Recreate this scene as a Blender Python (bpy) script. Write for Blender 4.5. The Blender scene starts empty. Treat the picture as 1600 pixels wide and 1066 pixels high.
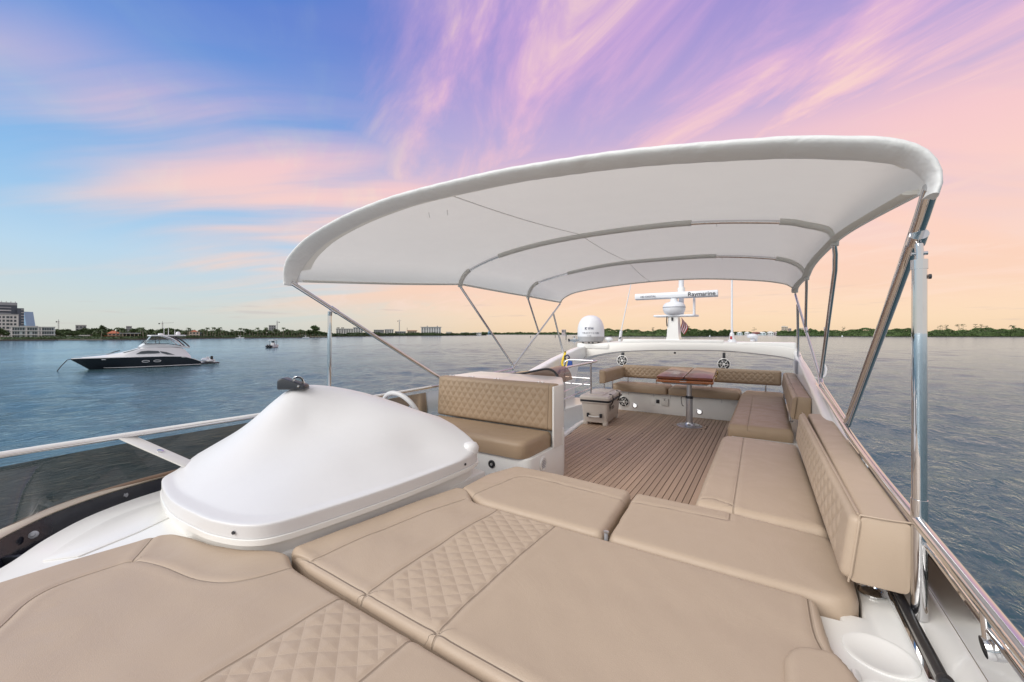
import bpy, bmesh, math, random
import numpy as np
from mathutils import Matrix, Vector
R = math.radians
random.seed(7); np.random.seed(7)
sc = bpy.context.scene
col = sc.collection
# ---------------------------------------------------------------- camera
# x = across the yacht (right when looking aft), y = aft, z = up, deck sole at z = 0
PSI = math.atan(400 / 622.0)
cam = bpy.data.cameras.new('camera'); camo = bpy.data.objects.new('camera', cam); col.objects.link(camo)
camo.location = (0, 0, 1.35); camo.rotation_euler = (R(90), 0, PSI)
cam.sensor_width = 36; cam.lens = 622 / 1600 * 36; cam.shift_y = -12 / 1600
cam.clip_start = 0.05; cam.clip_end = 20000
sc.camera = camo
WATER = -3.6
# ---------------------------------------------------------------- sky
def sky():
    w = bpy.data.worlds.new('World'); sc.world = w; w.use_nodes = True
    nt = w.node_tree; nt.nodes.clear(); N = nt.nodes.new; L = nt.links.new
    out = N('ShaderNodeOutputWorld'); bg = N('ShaderNodeBackground'); L(bg.outputs[0], out.inputs[0])
    tc = N('ShaderNodeTexCoord'); nrm = N('ShaderNodeVectorMath'); nrm.operation = 'NORMALIZE'; L(tc.outputs['Generated'], nrm.inputs[0])
    D = nrm.outputs[0]
    sep = N('ShaderNodeSeparateXYZ'); L(D, sep.inputs[0]); Z = sep.outputs[2]
    def m(op, a, b=None, c=None, clamp=False):
        n = N('ShaderNodeMath'); n.operation = op; n.use_clamp = clamp
        for i, v in enumerate((a, b, c)):
            if v is None: continue
            if isinstance(v, (int, float)): n.inputs[i].default_value = v
            else: L(v, n.inputs[i])
        return n.outputs[0]
    def dot(v):
        n = N('ShaderNodeVectorMath'); n.operation = 'DOT_PRODUCT'; L(D, n.inputs[0]); n.inputs[1].default_value = v; return n.outputs['Value']
    def ramp(v, stops, interp='EASE'):
        n = N('ShaderNodeValToRGB'); n.color_ramp.interpolation = interp
        e = n.color_ramp.elements
        while len(e) > 1: e.remove(e[0])
        e[0].position = stops[0][0]; e[0].color = (*stops[0][1], 1)
        for p, c in stops[1:]:
            k = e.new(p); k.color = (*c, 1)
        L(v, n.inputs[0]); return n.outputs[0]
    def mix(f, a, b):
        n = N('ShaderNodeMix'); n.data_type = 'RGBA'
        if isinstance(f, (int, float)): n.inputs[0].default_value = f
        else: L(f, n.inputs[0])
        for s, v in ((6, a), (7, b)):
            if isinstance(v, tuple): n.inputs[s].default_value = (*v, 1)
            else: L(v, n.inputs[s])
        return n.outputs[2]
    def sstep(v, a, b):
        n = N('ShaderNodeMapRange'); n.interpolation_type = 'SMOOTHSTEP'; L(v, n.inputs[0]); n.inputs[1].default_value = a; n.inputs[2].default_value = b; return n.outputs[0]
    def noise(vec, scale, detail=6, rough=0.55, dist=0.0):
        n = N('ShaderNodeTexNoise'); L(vec, n.inputs['Vector']); n.inputs['Scale'].default_value = scale; n.inputs['Detail'].default_value = detail
        n.inputs['Roughness'].default_value = rough; n.inputs['Distortion'].default_value = dist; return n.outputs[0]
    def comb(x, y, z=0.0):
        n = N('ShaderNodeCombineXYZ')
        for i, v in enumerate((x, y, z)):
            if isinstance(v, (int, float)): n.inputs[i].default_value = v
            else: L(v, n.inputs[i])
        return n.outputs[0]
    f = dot((-math.sin(PSI), math.cos(PSI), 0)); r = dot((math.cos(PSI), math.sin(PSI), 0))
    az = m('ARCTAN2', r, f)                        # bearing round the compass, 0 = off the starboard quarter
    Zc = m('MAXIMUM', Z, 0.0)
    base = ramp(Zc, [(0, (.60, .61, .56)), (.05, (.58, .64, .63)), (.15, (.45, .63, .78)), (.28, (.24, .48, .78)), (.42, (.08, .32, .71)), (.56, (.006, .19, .61)), (1, (.004, .10, .42))], 'LINEAR')
    base_r = ramp(Zc, [(0, (.86, .63, .42)), (.06, (.93, .68, .48)), (.17, (.90, .62, .54)), (.30, (.60, .46, .64)), (.44, (.33, .34, .66)), (.58, (.18, .22, .60)), (1, (.05, .10, .42))], 'LINEAR')
    warm = sstep(az, -.62, .12)
    body = mix(warm, base, base_r)
    nish = N('ShaderNodeTexSky'); nish.sky_type = 'NISHITA'; nish.sun_disc = False
    nish.sun_elevation = SUN_EL; nish.sun_rotation = SUN_ROT
    nm = N('ShaderNodeMix'); nm.data_type = 'RGBA'; nm.blend_type = 'ADD'; nm.inputs[0].default_value = 0.012
    L(body, nm.inputs[6]); L(nish.outputs[0], nm.inputs[7]); body = nm.outputs[2]
    # high cirrus sheet: a flat layer overhead, streaked along one wind direction
    inv = m('DIVIDE', 1.0, m('ADD', Zc, .16))
    u = m('MULTIPLY', f, inv); v = m('MULTIPLY', r, inv)
    ang = R(-25.7)                                     # wind bearing
    ca, sa = math.cos(ang), math.sin(ang)
    along = m('ADD', m('MULTIPLY', u, ca), m('MULTIPLY', v, sa))
    across = m('SUBTRACT', m('MULTIPLY', v, ca), m('MULTIPLY', u, sa))
    wv = noise(comb(m('MULTIPLY', along, .5), m('MULTIPLY', across, .5)), 1.0, 2)
    acr = m('ADD', across, m('MULTIPLY', m('SUBTRACT', wv, .5), .55))
    streak = noise(comb(m('MULTIPLY', along, .62), m('MULTIPLY', acr, 1.75), 3.3), 1.6, 9, .60, .75)
    big = noise(comb(m('MULTIPLY', along, .45), m('MULTIPLY', acr, .8), 8.1), 1.1, 3, .5)
    # flat layered wisps low to the left
    lay = noise(comb(m('MULTIPLY', v, .40), m('ADD', m('MULTIPLY', u, 2.0), m('MULTIPLY', wv, .8)), 1.7), 1.45, 5, .46, .3)
    edge = m('ADD', across, m('MULTIPLY', m('SUBTRACT', big, .5), 1.0))
    sheet = sstep(edge, .05, .55)                    # the body of the cirrus, right of its sharp edge
    veil = m('MULTIPLY', sstep(m('ADD', across, m('MULTIPLY', m('SUBTRACT', lay, .5), 1.6)), -1.35, .05), .95)
    d1 = m('MULTIPLY', sheet, m('ADD', .34, m('MULTIPLY', sstep(streak, .36, .64), .66)))
    far = m('SUBTRACT', 1.0, m('MULTIPLY', sstep(across, 1.5, 3.0), .45))
    d1 = m('MULTIPLY', d1, far)
    d2 = m('MULTIPLY', m('MULTIPLY', veil, sstep(lay, .24, .62)), m('SUBTRACT', 1.0, m('MULTIPLY', sstep(Zc, .34, .50), .82)))
    d3 = m('MULTIPLY', m('MULTIPLY', sstep(lay, .55, .76), .24), m('SUBTRACT', 1.0, m('MULTIPLY', sstep(Zc, .32, .50), .6)))
    dens = m('MAXIMUM', m('MAXIMUM', d1, d2), d3)
    dens = m('MULTIPLY', dens, sstep(Zc, .0, .12))
    ccol = ramp(Zc, [(0, (.95, .66, .46)), (.14, (.98, .66, .52)), (.26, (1.0, .66, .58)), (.38, (.97, .60, .62)), (.50, (.86, .50, .70)), (.62, (.68, .41, .72)), (1, (.4, .22, .55))], 'LINEAR')
    hot = sstep(streak, .50, .70)
    ccol = mix(m('MULTIPLY', hot, .78), ccol, (1.0, .72, .60))
    c = mix(m('MULTIPLY', dens, .93), body, ccol)
    # pale overcast out of view, overhead and behind the camera, added to brighten the scene
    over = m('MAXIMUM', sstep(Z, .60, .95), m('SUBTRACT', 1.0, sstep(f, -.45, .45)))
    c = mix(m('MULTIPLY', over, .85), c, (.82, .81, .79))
    # small grey flecks of low cloud near the horizon
    fl = noise(comb(m('MULTIPLY', az, 5.0), m('MULTIPLY', Zc, 60.0), 4.0), 1.4, 4, .5)
    flm = m('MULTIPLY', sstep(fl, .60, .74), m('MULTIPLY', m('SUBTRACT', 1.0, sstep(Zc, .05, .12)), .35))
    c = mix(flm, c, (.56, .47, .47))
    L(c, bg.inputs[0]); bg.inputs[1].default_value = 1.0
SUN_EL = R(36); SUN_AZ = R(205)                      # bearing of the sun, clockwise from +y
SUN_ROT = SUN_AZ
sky()
sl = bpy.data.lights.new('sun', 'SUN'); sl.energy = 2.8; sl.angle = R(45); sl.color = (1.0, .95, .88)
so = bpy.data.objects.new('sun', sl); col.objects.link(so); so.location = (0, 0, 60)
sd = Vector((math.sin(SUN_AZ) * math.cos(SUN_EL), math.cos(SUN_AZ) * math.cos(SUN_EL), math.sin(SUN_EL)))
so.rotation_euler = sd.to_track_quat('Z', 'Y').to_euler()
sc.view_settings.view_transform = 'Standard'; sc.view_settings.look = 'None'; sc.view_settings.gamma = 1; sc.view_settings.exposure = 0
sc.view_settings.use_curve_mapping = False
sc.cycles.max_bounces = 8; sc.cycles.transparent_max_bounces = 16
# ---------------------------------------------------------------- materials
MATS = {}
def mat(name, color, rough=.5, metal=0., var=0., vscale=8., bump=0., bscale=60., spec=.5, coat=0., stretch=(1, 1, 1), emis=None, trans=0., objvar=0.):
    if name in MATS: return MATS[name]
    m = bpy.data.materials.new(name); m.use_nodes = True; nt = m.node_tree; N = nt.nodes.new; L = nt.links.new
    b = nt.nodes['Principled BSDF']
    b.inputs['Roughness'].default_value = rough; b.inputs['Metallic'].default_value = metal
    b.inputs['Specular IOR Level'].default_value = spec; b.inputs['Coat Weight'].default_value = coat; b.inputs['Coat Roughness'].default_value = .08
    tc = N('ShaderNodeTexCoord'); mp = N('ShaderNodeMapping'); mp.inputs['Scale'].default_value = stretch; L(tc.outputs['Object'], mp.inputs[0])
    n1 = N('ShaderNodeTexNoise'); n1.inputs['Scale'].default_value = vscale; n1.inputs['Detail'].default_value = 6; L(mp.outputs[0], n1.inputs['Vector'])
    mx = N('ShaderNodeMix'); mx.data_type = 'RGBA'; L(n1.outputs[0], mx.inputs[0])
    mx.inputs[6].default_value = (*[c * (1 - var) for c in color], 1); mx.inputs[7].default_value = (*[min(1, c * (1 + var)) for c in color], 1)
    cout = mx.outputs[2]
    if objvar:
        oi = N('ShaderNodeObjectInfo'); hs = N('ShaderNodeHueSaturation'); mr = N('ShaderNodeMapRange'); L(oi.outputs['Random'], mr.inputs[0])
        mr.inputs[3].default_value = 1 - objvar; mr.inputs[4].default_value = 1 + objvar; L(mr.outputs[0], hs.inputs['Value']); L(cout, hs.inputs['Color']); cout = hs.outputs[0]
    L(cout, b.inputs['Base Color'])
    if bump:
        n2 = N('ShaderNodeTexNoise'); n2.inputs['Scale'].default_value = bscale; n2.inputs['Detail'].default_value = 4; L(mp.outputs[0], n2.inputs['Vector'])
        bp = N('ShaderNodeBump'); bp.inputs['Strength'].default_value = bump; bp.inputs['Distance'].default_value = .01; L(n2.outputs[0], bp.inputs['Height']); L(bp.outputs[0], b.inputs['Normal'])
    if emis: b.inputs['Emission Color'].default_value = (*emis[0], 1); b.inputs['Emission Strength'].default_value = emis[1]
    if trans:
        tl = N('ShaderNodeBsdfTranslucent'); L(cout, tl.inputs[0]); ms = N('ShaderNodeMixShader'); ms.inputs[0].default_value = trans
        out = nt.nodes['Material Output']; L(b.outputs[0], ms.inputs[1]); L(tl.outputs[0], ms.inputs[2]); L(ms.outputs[0], out.inputs[0])
    MATS[name] = m; return m
def vinyl(name, color, thread):
    m = mat(name, color, rough=.46, var=.045, vscale=3.5, spec=.38)
    nt = m.node_tree; N = nt.nodes.new; L = nt.links.new; b = nt.nodes['Principled BSDF']
    src = b.inputs['Base Color'].links[0].from_socket
    def attr(n):
        a = N('ShaderNodeAttribute'); a.attribute_name = n; return a
    def mth(op, *v, clamp=False):
        n = N('ShaderNodeMath'); n.operation = op; n.use_clamp = clamp
        for i, x in enumerate(v):
            if isinstance(x, (int, float)): n.inputs[i].default_value = x
            else: L(x, n.inputs[i])
        return n.outputs[0]
    def near(x, w):       # 1 at x = 0, 0 beyond w
        return mth('SUBTRACT', 1.0, mth('DIVIDE', mth('ABSOLUTE', x), w), clamp=True)
    seam = mth('SUBTRACT', attr('seam').outputs['Fac'], .5)         # metres from the nearest seam, signed, +0.5
    on = attr('sewn').outputs['Fac']
    groove = mth('MULTIPLY', near(seam, .005), on); thread_s = mth('MULTIPLY', near(mth('SUBTRACT', mth('ABSOLUTE', seam), .007), .0022), on)
    q = attr('quilt'); sp = N('ShaderNodeSeparateXYZ'); L(q.outputs['Vector'], sp.inputs[0])
    def line(c): return mth('ABSOLUTE', mth('SUBTRACT', mth('FRACT', mth('ADD', c, .5)), .5))      # 0 on a stitch line, 0.5 mid diamond
    ql = mth('MINIMUM', line(sp.outputs[0]), line(sp.outputs[1])); qm = sp.outputs[2]
    qline = mth('MULTIPLY', near(ql, .030), qm)
    dark = mth('MULTIPLY', groove, .14)
    mx = N('ShaderNodeMix'); mx.data_type = 'RGBA'; L(dark, mx.inputs[0]); L(src, mx.inputs[6]); mx.inputs[7].default_value = (*[c * .35 for c in color], 1)
    mx2 = N('ShaderNodeMix'); mx2.data_type = 'RGBA'; L(mth('MAXIMUM', mth('MULTIPLY', qline, .38), mth('MULTIPLY', thread_s, .30)), mx2.inputs[0]); L(mx.outputs[2], mx2.inputs[6]); mx2.inputs[7].default_value = (*thread, 1)
    L(mx2.outputs[2], b.inputs['Base Color'])
    tc = N('ShaderNodeTexCoord'); nz = N('ShaderNodeTexNoise'); nz.inputs['Scale'].default_value = 420; nz.inputs['Detail'].default_value = 3; L(tc.outputs['Object'], nz.inputs['Vector'])
    nw = N('ShaderNodeTexNoise'); nw.inputs['Scale'].default_value = 3.6; nw.inputs['Detail'].default_value = 7; nw.inputs['Roughness'].default_value = .62; nw.inputs['Distortion'].default_value = 1.6; L(tc.outputs['Object'], nw.inputs['Vector'])
    rr_ = N('ShaderNodeMapRange'); L(nw.outputs[0], rr_.inputs[0]); rr_.inputs[1].default_value = .35; rr_.inputs[2].default_value = .65; rr_.inputs[3].default_value = .36; rr_.inputs[4].default_value = .56; L(rr_.outputs[0], b.inputs['Roughness'])
    h = mth('ADD', mth('ADD', mth('MULTIPLY', nz.outputs[0], .12), mth('MULTIPLY', nw.outputs[0], .5)), mth('SUBTRACT', mth('MULTIPLY', mth('POWER', mth('MULTIPLY', ql, 2.0, clamp=True), .45), mth('MULTIPLY', qm, .34)), groove))
    bp = N('ShaderNodeBump'); bp.inputs['Strength'].default_value = .9; bp.inputs['Distance'].default_value = .005; L(h, bp.inputs['Height']); L(bp.outputs[0], b.inputs['Normal'])
    return m
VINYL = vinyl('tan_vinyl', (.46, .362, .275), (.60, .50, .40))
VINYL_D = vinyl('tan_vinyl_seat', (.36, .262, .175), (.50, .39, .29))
WHITE = mat('white_gelcoat', (.82, .82, .80), rough=.28, var=.02, vscale=2, coat=.3, bump=.02, bscale=25)
GREYW = mat('arch_gelcoat', (.70, .69, .66), rough=.35, var=.03, vscale=2)
COVER = mat('white_cover_shell', (.70, .70, .71), rough=.36, var=.05, vscale=3, bump=.05, bscale=30)
CREAM = mat('cream_gelcoat', (.62, .55, .45), rough=.4, var=.05)
CANVAS = mat('white_canvas', (.80, .79, .75), rough=.85, var=.025, vscale=4, bump=.10, bscale=300, spec=.2, trans=.42)
def wrinkles(m, scale, stretch, dist):
    nt = m.node_tree; N = nt.nodes.new; L = nt.links.new; b = nt.nodes['Principled BSDF']
    tc = N('ShaderNodeTexCoord'); mp = N('ShaderNodeMapping'); mp.inputs['Scale'].default_value = stretch; L(tc.outputs['Object'], mp.inputs[0])
    nz = N('ShaderNodeTexNoise'); nz.inputs['Scale'].default_value = scale; nz.inputs['Detail'].default_value = 3; nz.inputs['Distortion'].default_value = .8; L(mp.outputs[0], nz.inputs['Vector'])
    bp = N('ShaderNodeBump'); bp.inputs['Strength'].default_value = 1; bp.inputs['Distance'].default_value = dist; L(nz.outputs[0], bp.inputs['Height'])
    old = b.inputs['Normal'].links[0].from_node if b.inputs['Normal'].links else None
    if old: L(bp.outputs[0], old.inputs['Normal'])
    else: L(bp.outputs[0], b.inputs['Normal'])
wrinkles(CANVAS, 1.6, (1.6, .5, 1), .03)
HEM = mat('white_canvas_hem', (.70, .705, .70), rough=.6, var=.03, vscale=6, bump=.10, bscale=40, spec=.3)
wrinkles(HEM, 7, (1, .6, 1.4), .012); wrinkles(COVER, 2.2, (1, 1, .6), .0022)
STEEL = mat('polished_steel', (.66, .66, .67), rough=.03, metal=1., var=.04, vscale=20)
ALU = mat('brushed_aluminium', (.62, .63, .65), rough=.32, metal=1., var=.05, vscale=30)
BLACK = mat('black_rubber', (.012, .013, .017), rough=.38, var=.2)
CHAN = mat('black_gloss_channel', (.014, .016, .026), rough=.16, var=.5, vscale=6, bump=.3, bscale=9)
DARK = mat('dark_plastic', (.03, .034, .042), rough=.35, var=.15)
TEAK = mat('teak', (.47, .335, .24), rough=.62, var=.22, vscale=30, bump=.25, bscale=160, stretch=(1, .05, 1), objvar=.11)
CAULK = mat('black_caulk', (.02, .014, .012), rough=.6, var=.1)
MAHOG = mat('varnished_mahogany', (.20, .055, .022), rough=.3, var=.5, vscale=14, stretch=(1.5, .12, 1), coat=.35, spec=.3)
MAHOG_E = mat('varnished_edge', (.36, .11, .025), rough=.12, var=.4, vscale=14, stretch=(.2, 1, 3), coat=.8)
COOLER = mat('tan_roto_plastic', (.58, .52, .46), rough=.5, var=.04, vscale=10, bump=.08, bscale=120)
GREY = mat('grey_plastic', (.35, .36, .39), rough=.4, var=.05)
LGREY = mat('light_grey_leather', (.60, .61, .62), rough=.5, var=.05, bump=.1, bscale=90)
LAMP = mat('lamp_lens', (.9, .9, .9), rough=.2, emis=((1, .98, .95), .9))
REDW = mat('red_cloth', (.45, .03, .04), rough=.8, var=.1)
WHITEC = mat('white_cloth', (.8, .8, .8), rough=.8, var=.05)
YELLOW = mat('yellow_cloth', (.75, .55, .04), rough=.7, var=.15, vscale=20)
BLUEC = mat('blue_cloth', (.02, .08, .35), rough=.7, var=.15)
def glass(name, tint, gloss=.09):
    m = bpy.data.materials.new(name); m.use_nodes = True; nt = m.node_tree; nt.nodes.clear(); N = nt.nodes.new; L = nt.links.new
    out = N('ShaderNodeOutputMaterial'); t = N('ShaderNodeBsdfTransparent'); g = N('ShaderNodeBsdfGlossy'); ms = N('ShaderNodeMixShader')
    fr = N('ShaderNodeFresnel'); fr.inputs[0].default_value = 1.45
    tc = N('ShaderNodeTexCoord'); nz = N('ShaderNodeTexNoise'); nz.inputs['Scale'].default_value = 3; L(tc.outputs['Object'], nz.inputs['Vector'])
    mx = N('ShaderNodeMix'); mx.data_type = 'RGBA'; L(nz.outputs[0], mx.inputs[0]); mx.inputs[6].default_value = (*[c * .94 for c in tint], 1); mx.inputs[7].default_value = (*[min(1, c * 1.06) for c in tint], 1)
    L(mx.outputs[2], t.inputs[0]); g.inputs['Roughness'].default_value = .03
    L(fr.outputs[0], ms.inputs[0]); L(t.outputs[0], ms.inputs[1]); L(g.outputs[0], ms.inputs[2]); L(ms.outputs[0], out.inputs[0]); return m
SMOKE = glass('smoked_acrylic', (.36, .27, .21))
CLEAR = glass('clear_acrylic', (.85, .87, .86))
# ---------------------------------------------------------------- mesh helpers
def crom(pts, n=8):
    P = [Vector(p) for p in pts]
    if len(P) < 3: return P
    out = []
    for i in range(len(P) - 1):
        p0 = P[i - 1] if i else P[0] * 2 - P[1]; p1, p2 = P[i], P[i + 1]; p3 = P[i + 2] if i + 2 < len(P) else P[-1] * 2 - P[-2]
        for k in range(n):
            t = k / n
            out.append(.5 * ((2 * p1) + (p2 - p0) * t + (2 * p0 - 5 * p1 + 4 * p2 - p3) * t * t + (3 * p1 - p0 - 3 * p2 + p3) * t ** 3))
    out.append(P[-1]); return out
class MB:
    def __init__(s): s.v = []; s.f = []
    def add(s, vs, fs):
        o = len(s.v); s.v += [tuple(v) for v in vs]; s.f += [tuple(i + o for i in f) for f in fs]; return s
    def box(s, x0, x1, y0, y1, z0, z1, M=None):
        vs = [Vector((x, y, z)) for z in (z0, z1) for y in (y0, y1) for x in (x0, x1)]
        if M: vs = [M @ v for v in vs]
        return s.add(vs, [(0, 2, 3, 1), (4, 5, 7, 6), (0, 1, 5, 4), (2, 6, 7, 3), (0, 4, 6, 2), (1, 3, 7, 5)])
    def tube(s, pts, r, n=12, smooth=0, ry=None, up=None):
        P = crom(pts, smooth) if smooth else [Vector(p) for p in pts]
        rs = r if isinstance(r, (list, tuple)) else [r] * len(P)
        if len(rs) != len(P): rs = [rs[0] + (rs[-1] - rs[0]) * i / (len(P) - 1) for i in range(len(P))]
        vs = []; side = None
        for i, p in enumerate(P):
            t = (P[min(i + 1, len(P) - 1)] - P[max(i - 1, 0)]).normalized()
            if side is None:
                a = Vector(up) if up else (Vector((0, 0, 1)) if abs(t.z) < .9 else Vector((1, 0, 0)))
            else: a = nrm
            side = t.cross(a).normalized(); nrm = side.cross(t).normalized()
            for k in range(n):
                th = 2 * math.pi * k / n
                vs.append(p + side * (math.cos(th) * rs[i]) + nrm * (math.sin(th) * ((ry[i] if isinstance(ry, list) else ry) if ry else rs[i])))
        fs = [(i * n + k, i * n + (k + 1) % n, (i + 1) * n + (k + 1) % n, (i + 1) * n + k) for i in range(len(P) - 1) for k in range(n)]
        fs += [tuple(range(n))[::-1], tuple((len(P) - 1) * n + k for k in range(n))]
        return s.add(vs, fs)
    def lathe(s, prof, c=(0, 0, 0), n=24, M=None):
        vs = []; c = Vector(c)
        for r, z in prof:
            for k in range(n):
                th = 2 * math.pi * k / n; v = Vector((r * math.cos(th), r * math.sin(th), z))
                vs.append(c + (M @ v if M else v))
        fs = [(i * n + k, i * n + (k + 1) % n, (i + 1) * n + (k + 1) % n, (i + 1) * n + k) for i in range(len(prof) - 1) for k in range(n)]
        fs += [tuple(range(n))[::-1], tuple((len(prof) - 1) * n + k for k in range(n))]
        return s.add(vs, fs)
    def prism(s, poly, z0, z1, M=None):      # poly in (x, y), extruded in z; M maps to the world
        n = len(poly); ar = sum(poly[i][0] * poly[(i + 1) % n][1] - poly[(i + 1) % n][0] * poly[i][1] for i in range(n))
        if ar < 0: poly = poly[::-1]
        vs = [Vector((x, y, z)) for z in (z0, z1) for x, y in poly]
        if M: vs = [M @ v for v in vs]
        return s.add(vs, [tuple(range(n))[::-1], tuple(range(n, 2 * n))] + [(i, (i + 1) % n, n + (i + 1) % n, n + i) for i in range(n)])
    def grid(s, rows):
        n = len(rows[0]); vs = [p for r in rows for p in r]
        return s.add(vs, [(i * n + k, i * n + k + 1, (i + 1) * n + k + 1, (i + 1) * n + k) for i in range(len(rows) - 1) for k in range(n - 1)])
    def obj(s, name, m, parent=None, bevel=0., smooth=True, ang=40, seg=2):
        me = bpy.data.meshes.new(name); me.from_pydata(s.v, [], s.f)
        bm = bmesh.new(); bm.from_mesh(me)
        bmesh.ops.recalc_face_normals(bm, faces=bm.faces)
        if bevel:
            es = [e for e in bm.edges if len(e.link_faces) == 2 and e.calc_face_angle(0) > R(30)]
            bmesh.ops.bevel(bm, geom=es, offset=bevel, segments=seg, profile=.5, affect='EDGES', clamp_overlap=True)
        bm.to_mesh(me); bm.free()
        if smooth:
            me.polygons.foreach_set('use_smooth', [True] * len(me.polygons)); me.set_sharp_from_angle(angle=R(ang))
        me.materials.append(m); o = bpy.data.objects.new(name, me); col.objects.link(o); o.parent = parent
        return o
def tag(o, label=None, cat=None, group=None, kind=None):
    for k, v in (('label', label), ('category', cat), ('group', group), ('kind', kind)):
        if v: o[k] = v
    return o
def thing(name, label, cat, loc=(0, 0, 0), rz=0., group=None):
    o = bpy.data.objects.new(name, None); col.objects.link(o); o.location = loc; o.rotation_euler = (0, 0, rz); o.empty_display_size = .1
    return tag(o, label, cat, group)
def put(o, root):          # parent keeping world coordinates (all parts are drawn in world space)
    o.parent = root; o.matrix_parent_inverse = root.matrix_basis.inverted(); return o
def sub(o, part): o.parent = part; return o
def dup(root, loc, rz, label=None, sc_=1.0):
    r = root.copy(); col.objects.link(r); r.location = loc; r.rotation_euler = (0, 0, rz); r.scale = (sc_,) * 3
    if label: r['label'] = label
    for ch in list(root.children):
        c = ch.copy(); col.objects.link(c); c.parent = r
        for g in list(ch.children):
            d = g.copy(); col.objects.link(d); d.parent = c
    return r
def text(s, size, m, M, parent, ext=.0015):
    cu = bpy.data.curves.new('lettering', 'FONT'); cu.body = s; cu.size = size; cu.extrude = ext; cu.align_x = 'CENTER'; cu.align_y = 'CENTER'
    tmp = bpy.data.objects.new('tmp', cu); me = bpy.data.meshes.new_from_object(tmp); bpy.data.objects.remove(tmp); me.materials.clear(); me.materials.append(m)
    o = bpy.data.objects.new('lettering', me); col.objects.link(o); o.parent = parent; o.matrix_basis = M
    if parent: o.matrix_parent_inverse = parent.matrix_basis.inverted()
    return o
# ---------------------------------------------------------------- cushions
def seg_dist(P, A, B):
    d = B - A; L2 = max((d * d).sum(), 1e-12); t = np.clip(((P - A) @ d) / L2, 0, 1); Q = A + t[:, None] * d
    return np.hypot(*(P - Q).T), Q
def poly_dist(P, pts, closed=True):
    pts = [np.array(p, float) for p in pts]; best = np.full(len(P), 1e9); Qb = P.copy()
    for i in range(len(pts) if closed else len(pts) - 1):
        d, Q = seg_dist(P, pts[i], pts[(i + 1) % len(pts)]); k = d < best; best[k] = d[k]; Qb[k] = Q[k]
    return best, Qb
def signed_line(P, pts):
    pts = [np.array(p, float) for p in pts]; best = np.full(len(P), 1e9); sgn = np.ones(len(P)); Qb = P.copy()
    for A_, B_ in zip(pts, pts[1:]):
        d, Q = seg_dist(P, A_, B_); k = d < best; best[k] = d[k]; Qb[k] = Q[k]
        c = (B_[0] - A_[0]) * (P[:, 1] - A_[1]) - (B_[1] - A_[1]) * (P[:, 0] - A_[0]); sgn[k] = np.where(c[k] >= 0, 1, -1)
    return best, Qb, sgn
def inside(P, pts):
    r = np.zeros(len(P), bool); n = len(pts)
    for i in range(n):
        (x1, y1), (x2, y2) = pts[i], pts[(i + 1) % n]
        if y1 == y2: continue
        c = ((y1 > P[:, 1]) != (y2 > P[:, 1])) & (P[:, 0] < (x2 - x1) * (P[:, 1] - y1) / (y2 - y1) + x1); r ^= c
    return r
def round_poly(poly, rad, n=5):
    out = []
    for i, p in enumerate(poly):
        r = rad[i] if isinstance(rad, (list, tuple)) else rad
        p = Vector(p); a = Vector(poly[i - 1]) - p; b = Vector(poly[(i + 1) % len(poly)]) - p
        r_ = min(r, a.length * .45, b.length * .45); s_, e_ = p + a.normalized() * r_, p + b.normalized() * r_
        for k in range(n + 1):
            t = k / n; q = s_ * (1 - t) ** 2 + p * 2 * t * (1 - t) + e_ * t * t; out.append((q.x, q.y))
    return out
def fbm(P, f, seed=0):
    rs = np.random.RandomState(seed); o = np.zeros(len(P))
    for k in range(7):
        a = rs.rand() * 6.28; w = f * (1 + .9 * rs.rand()) * (1.25 ** k); o += np.sin((P @ np.array([math.cos(a), math.sin(a)])) * w + rs.rand() * 6.28) / (1 + .4 * k)
    return o / 3
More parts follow.
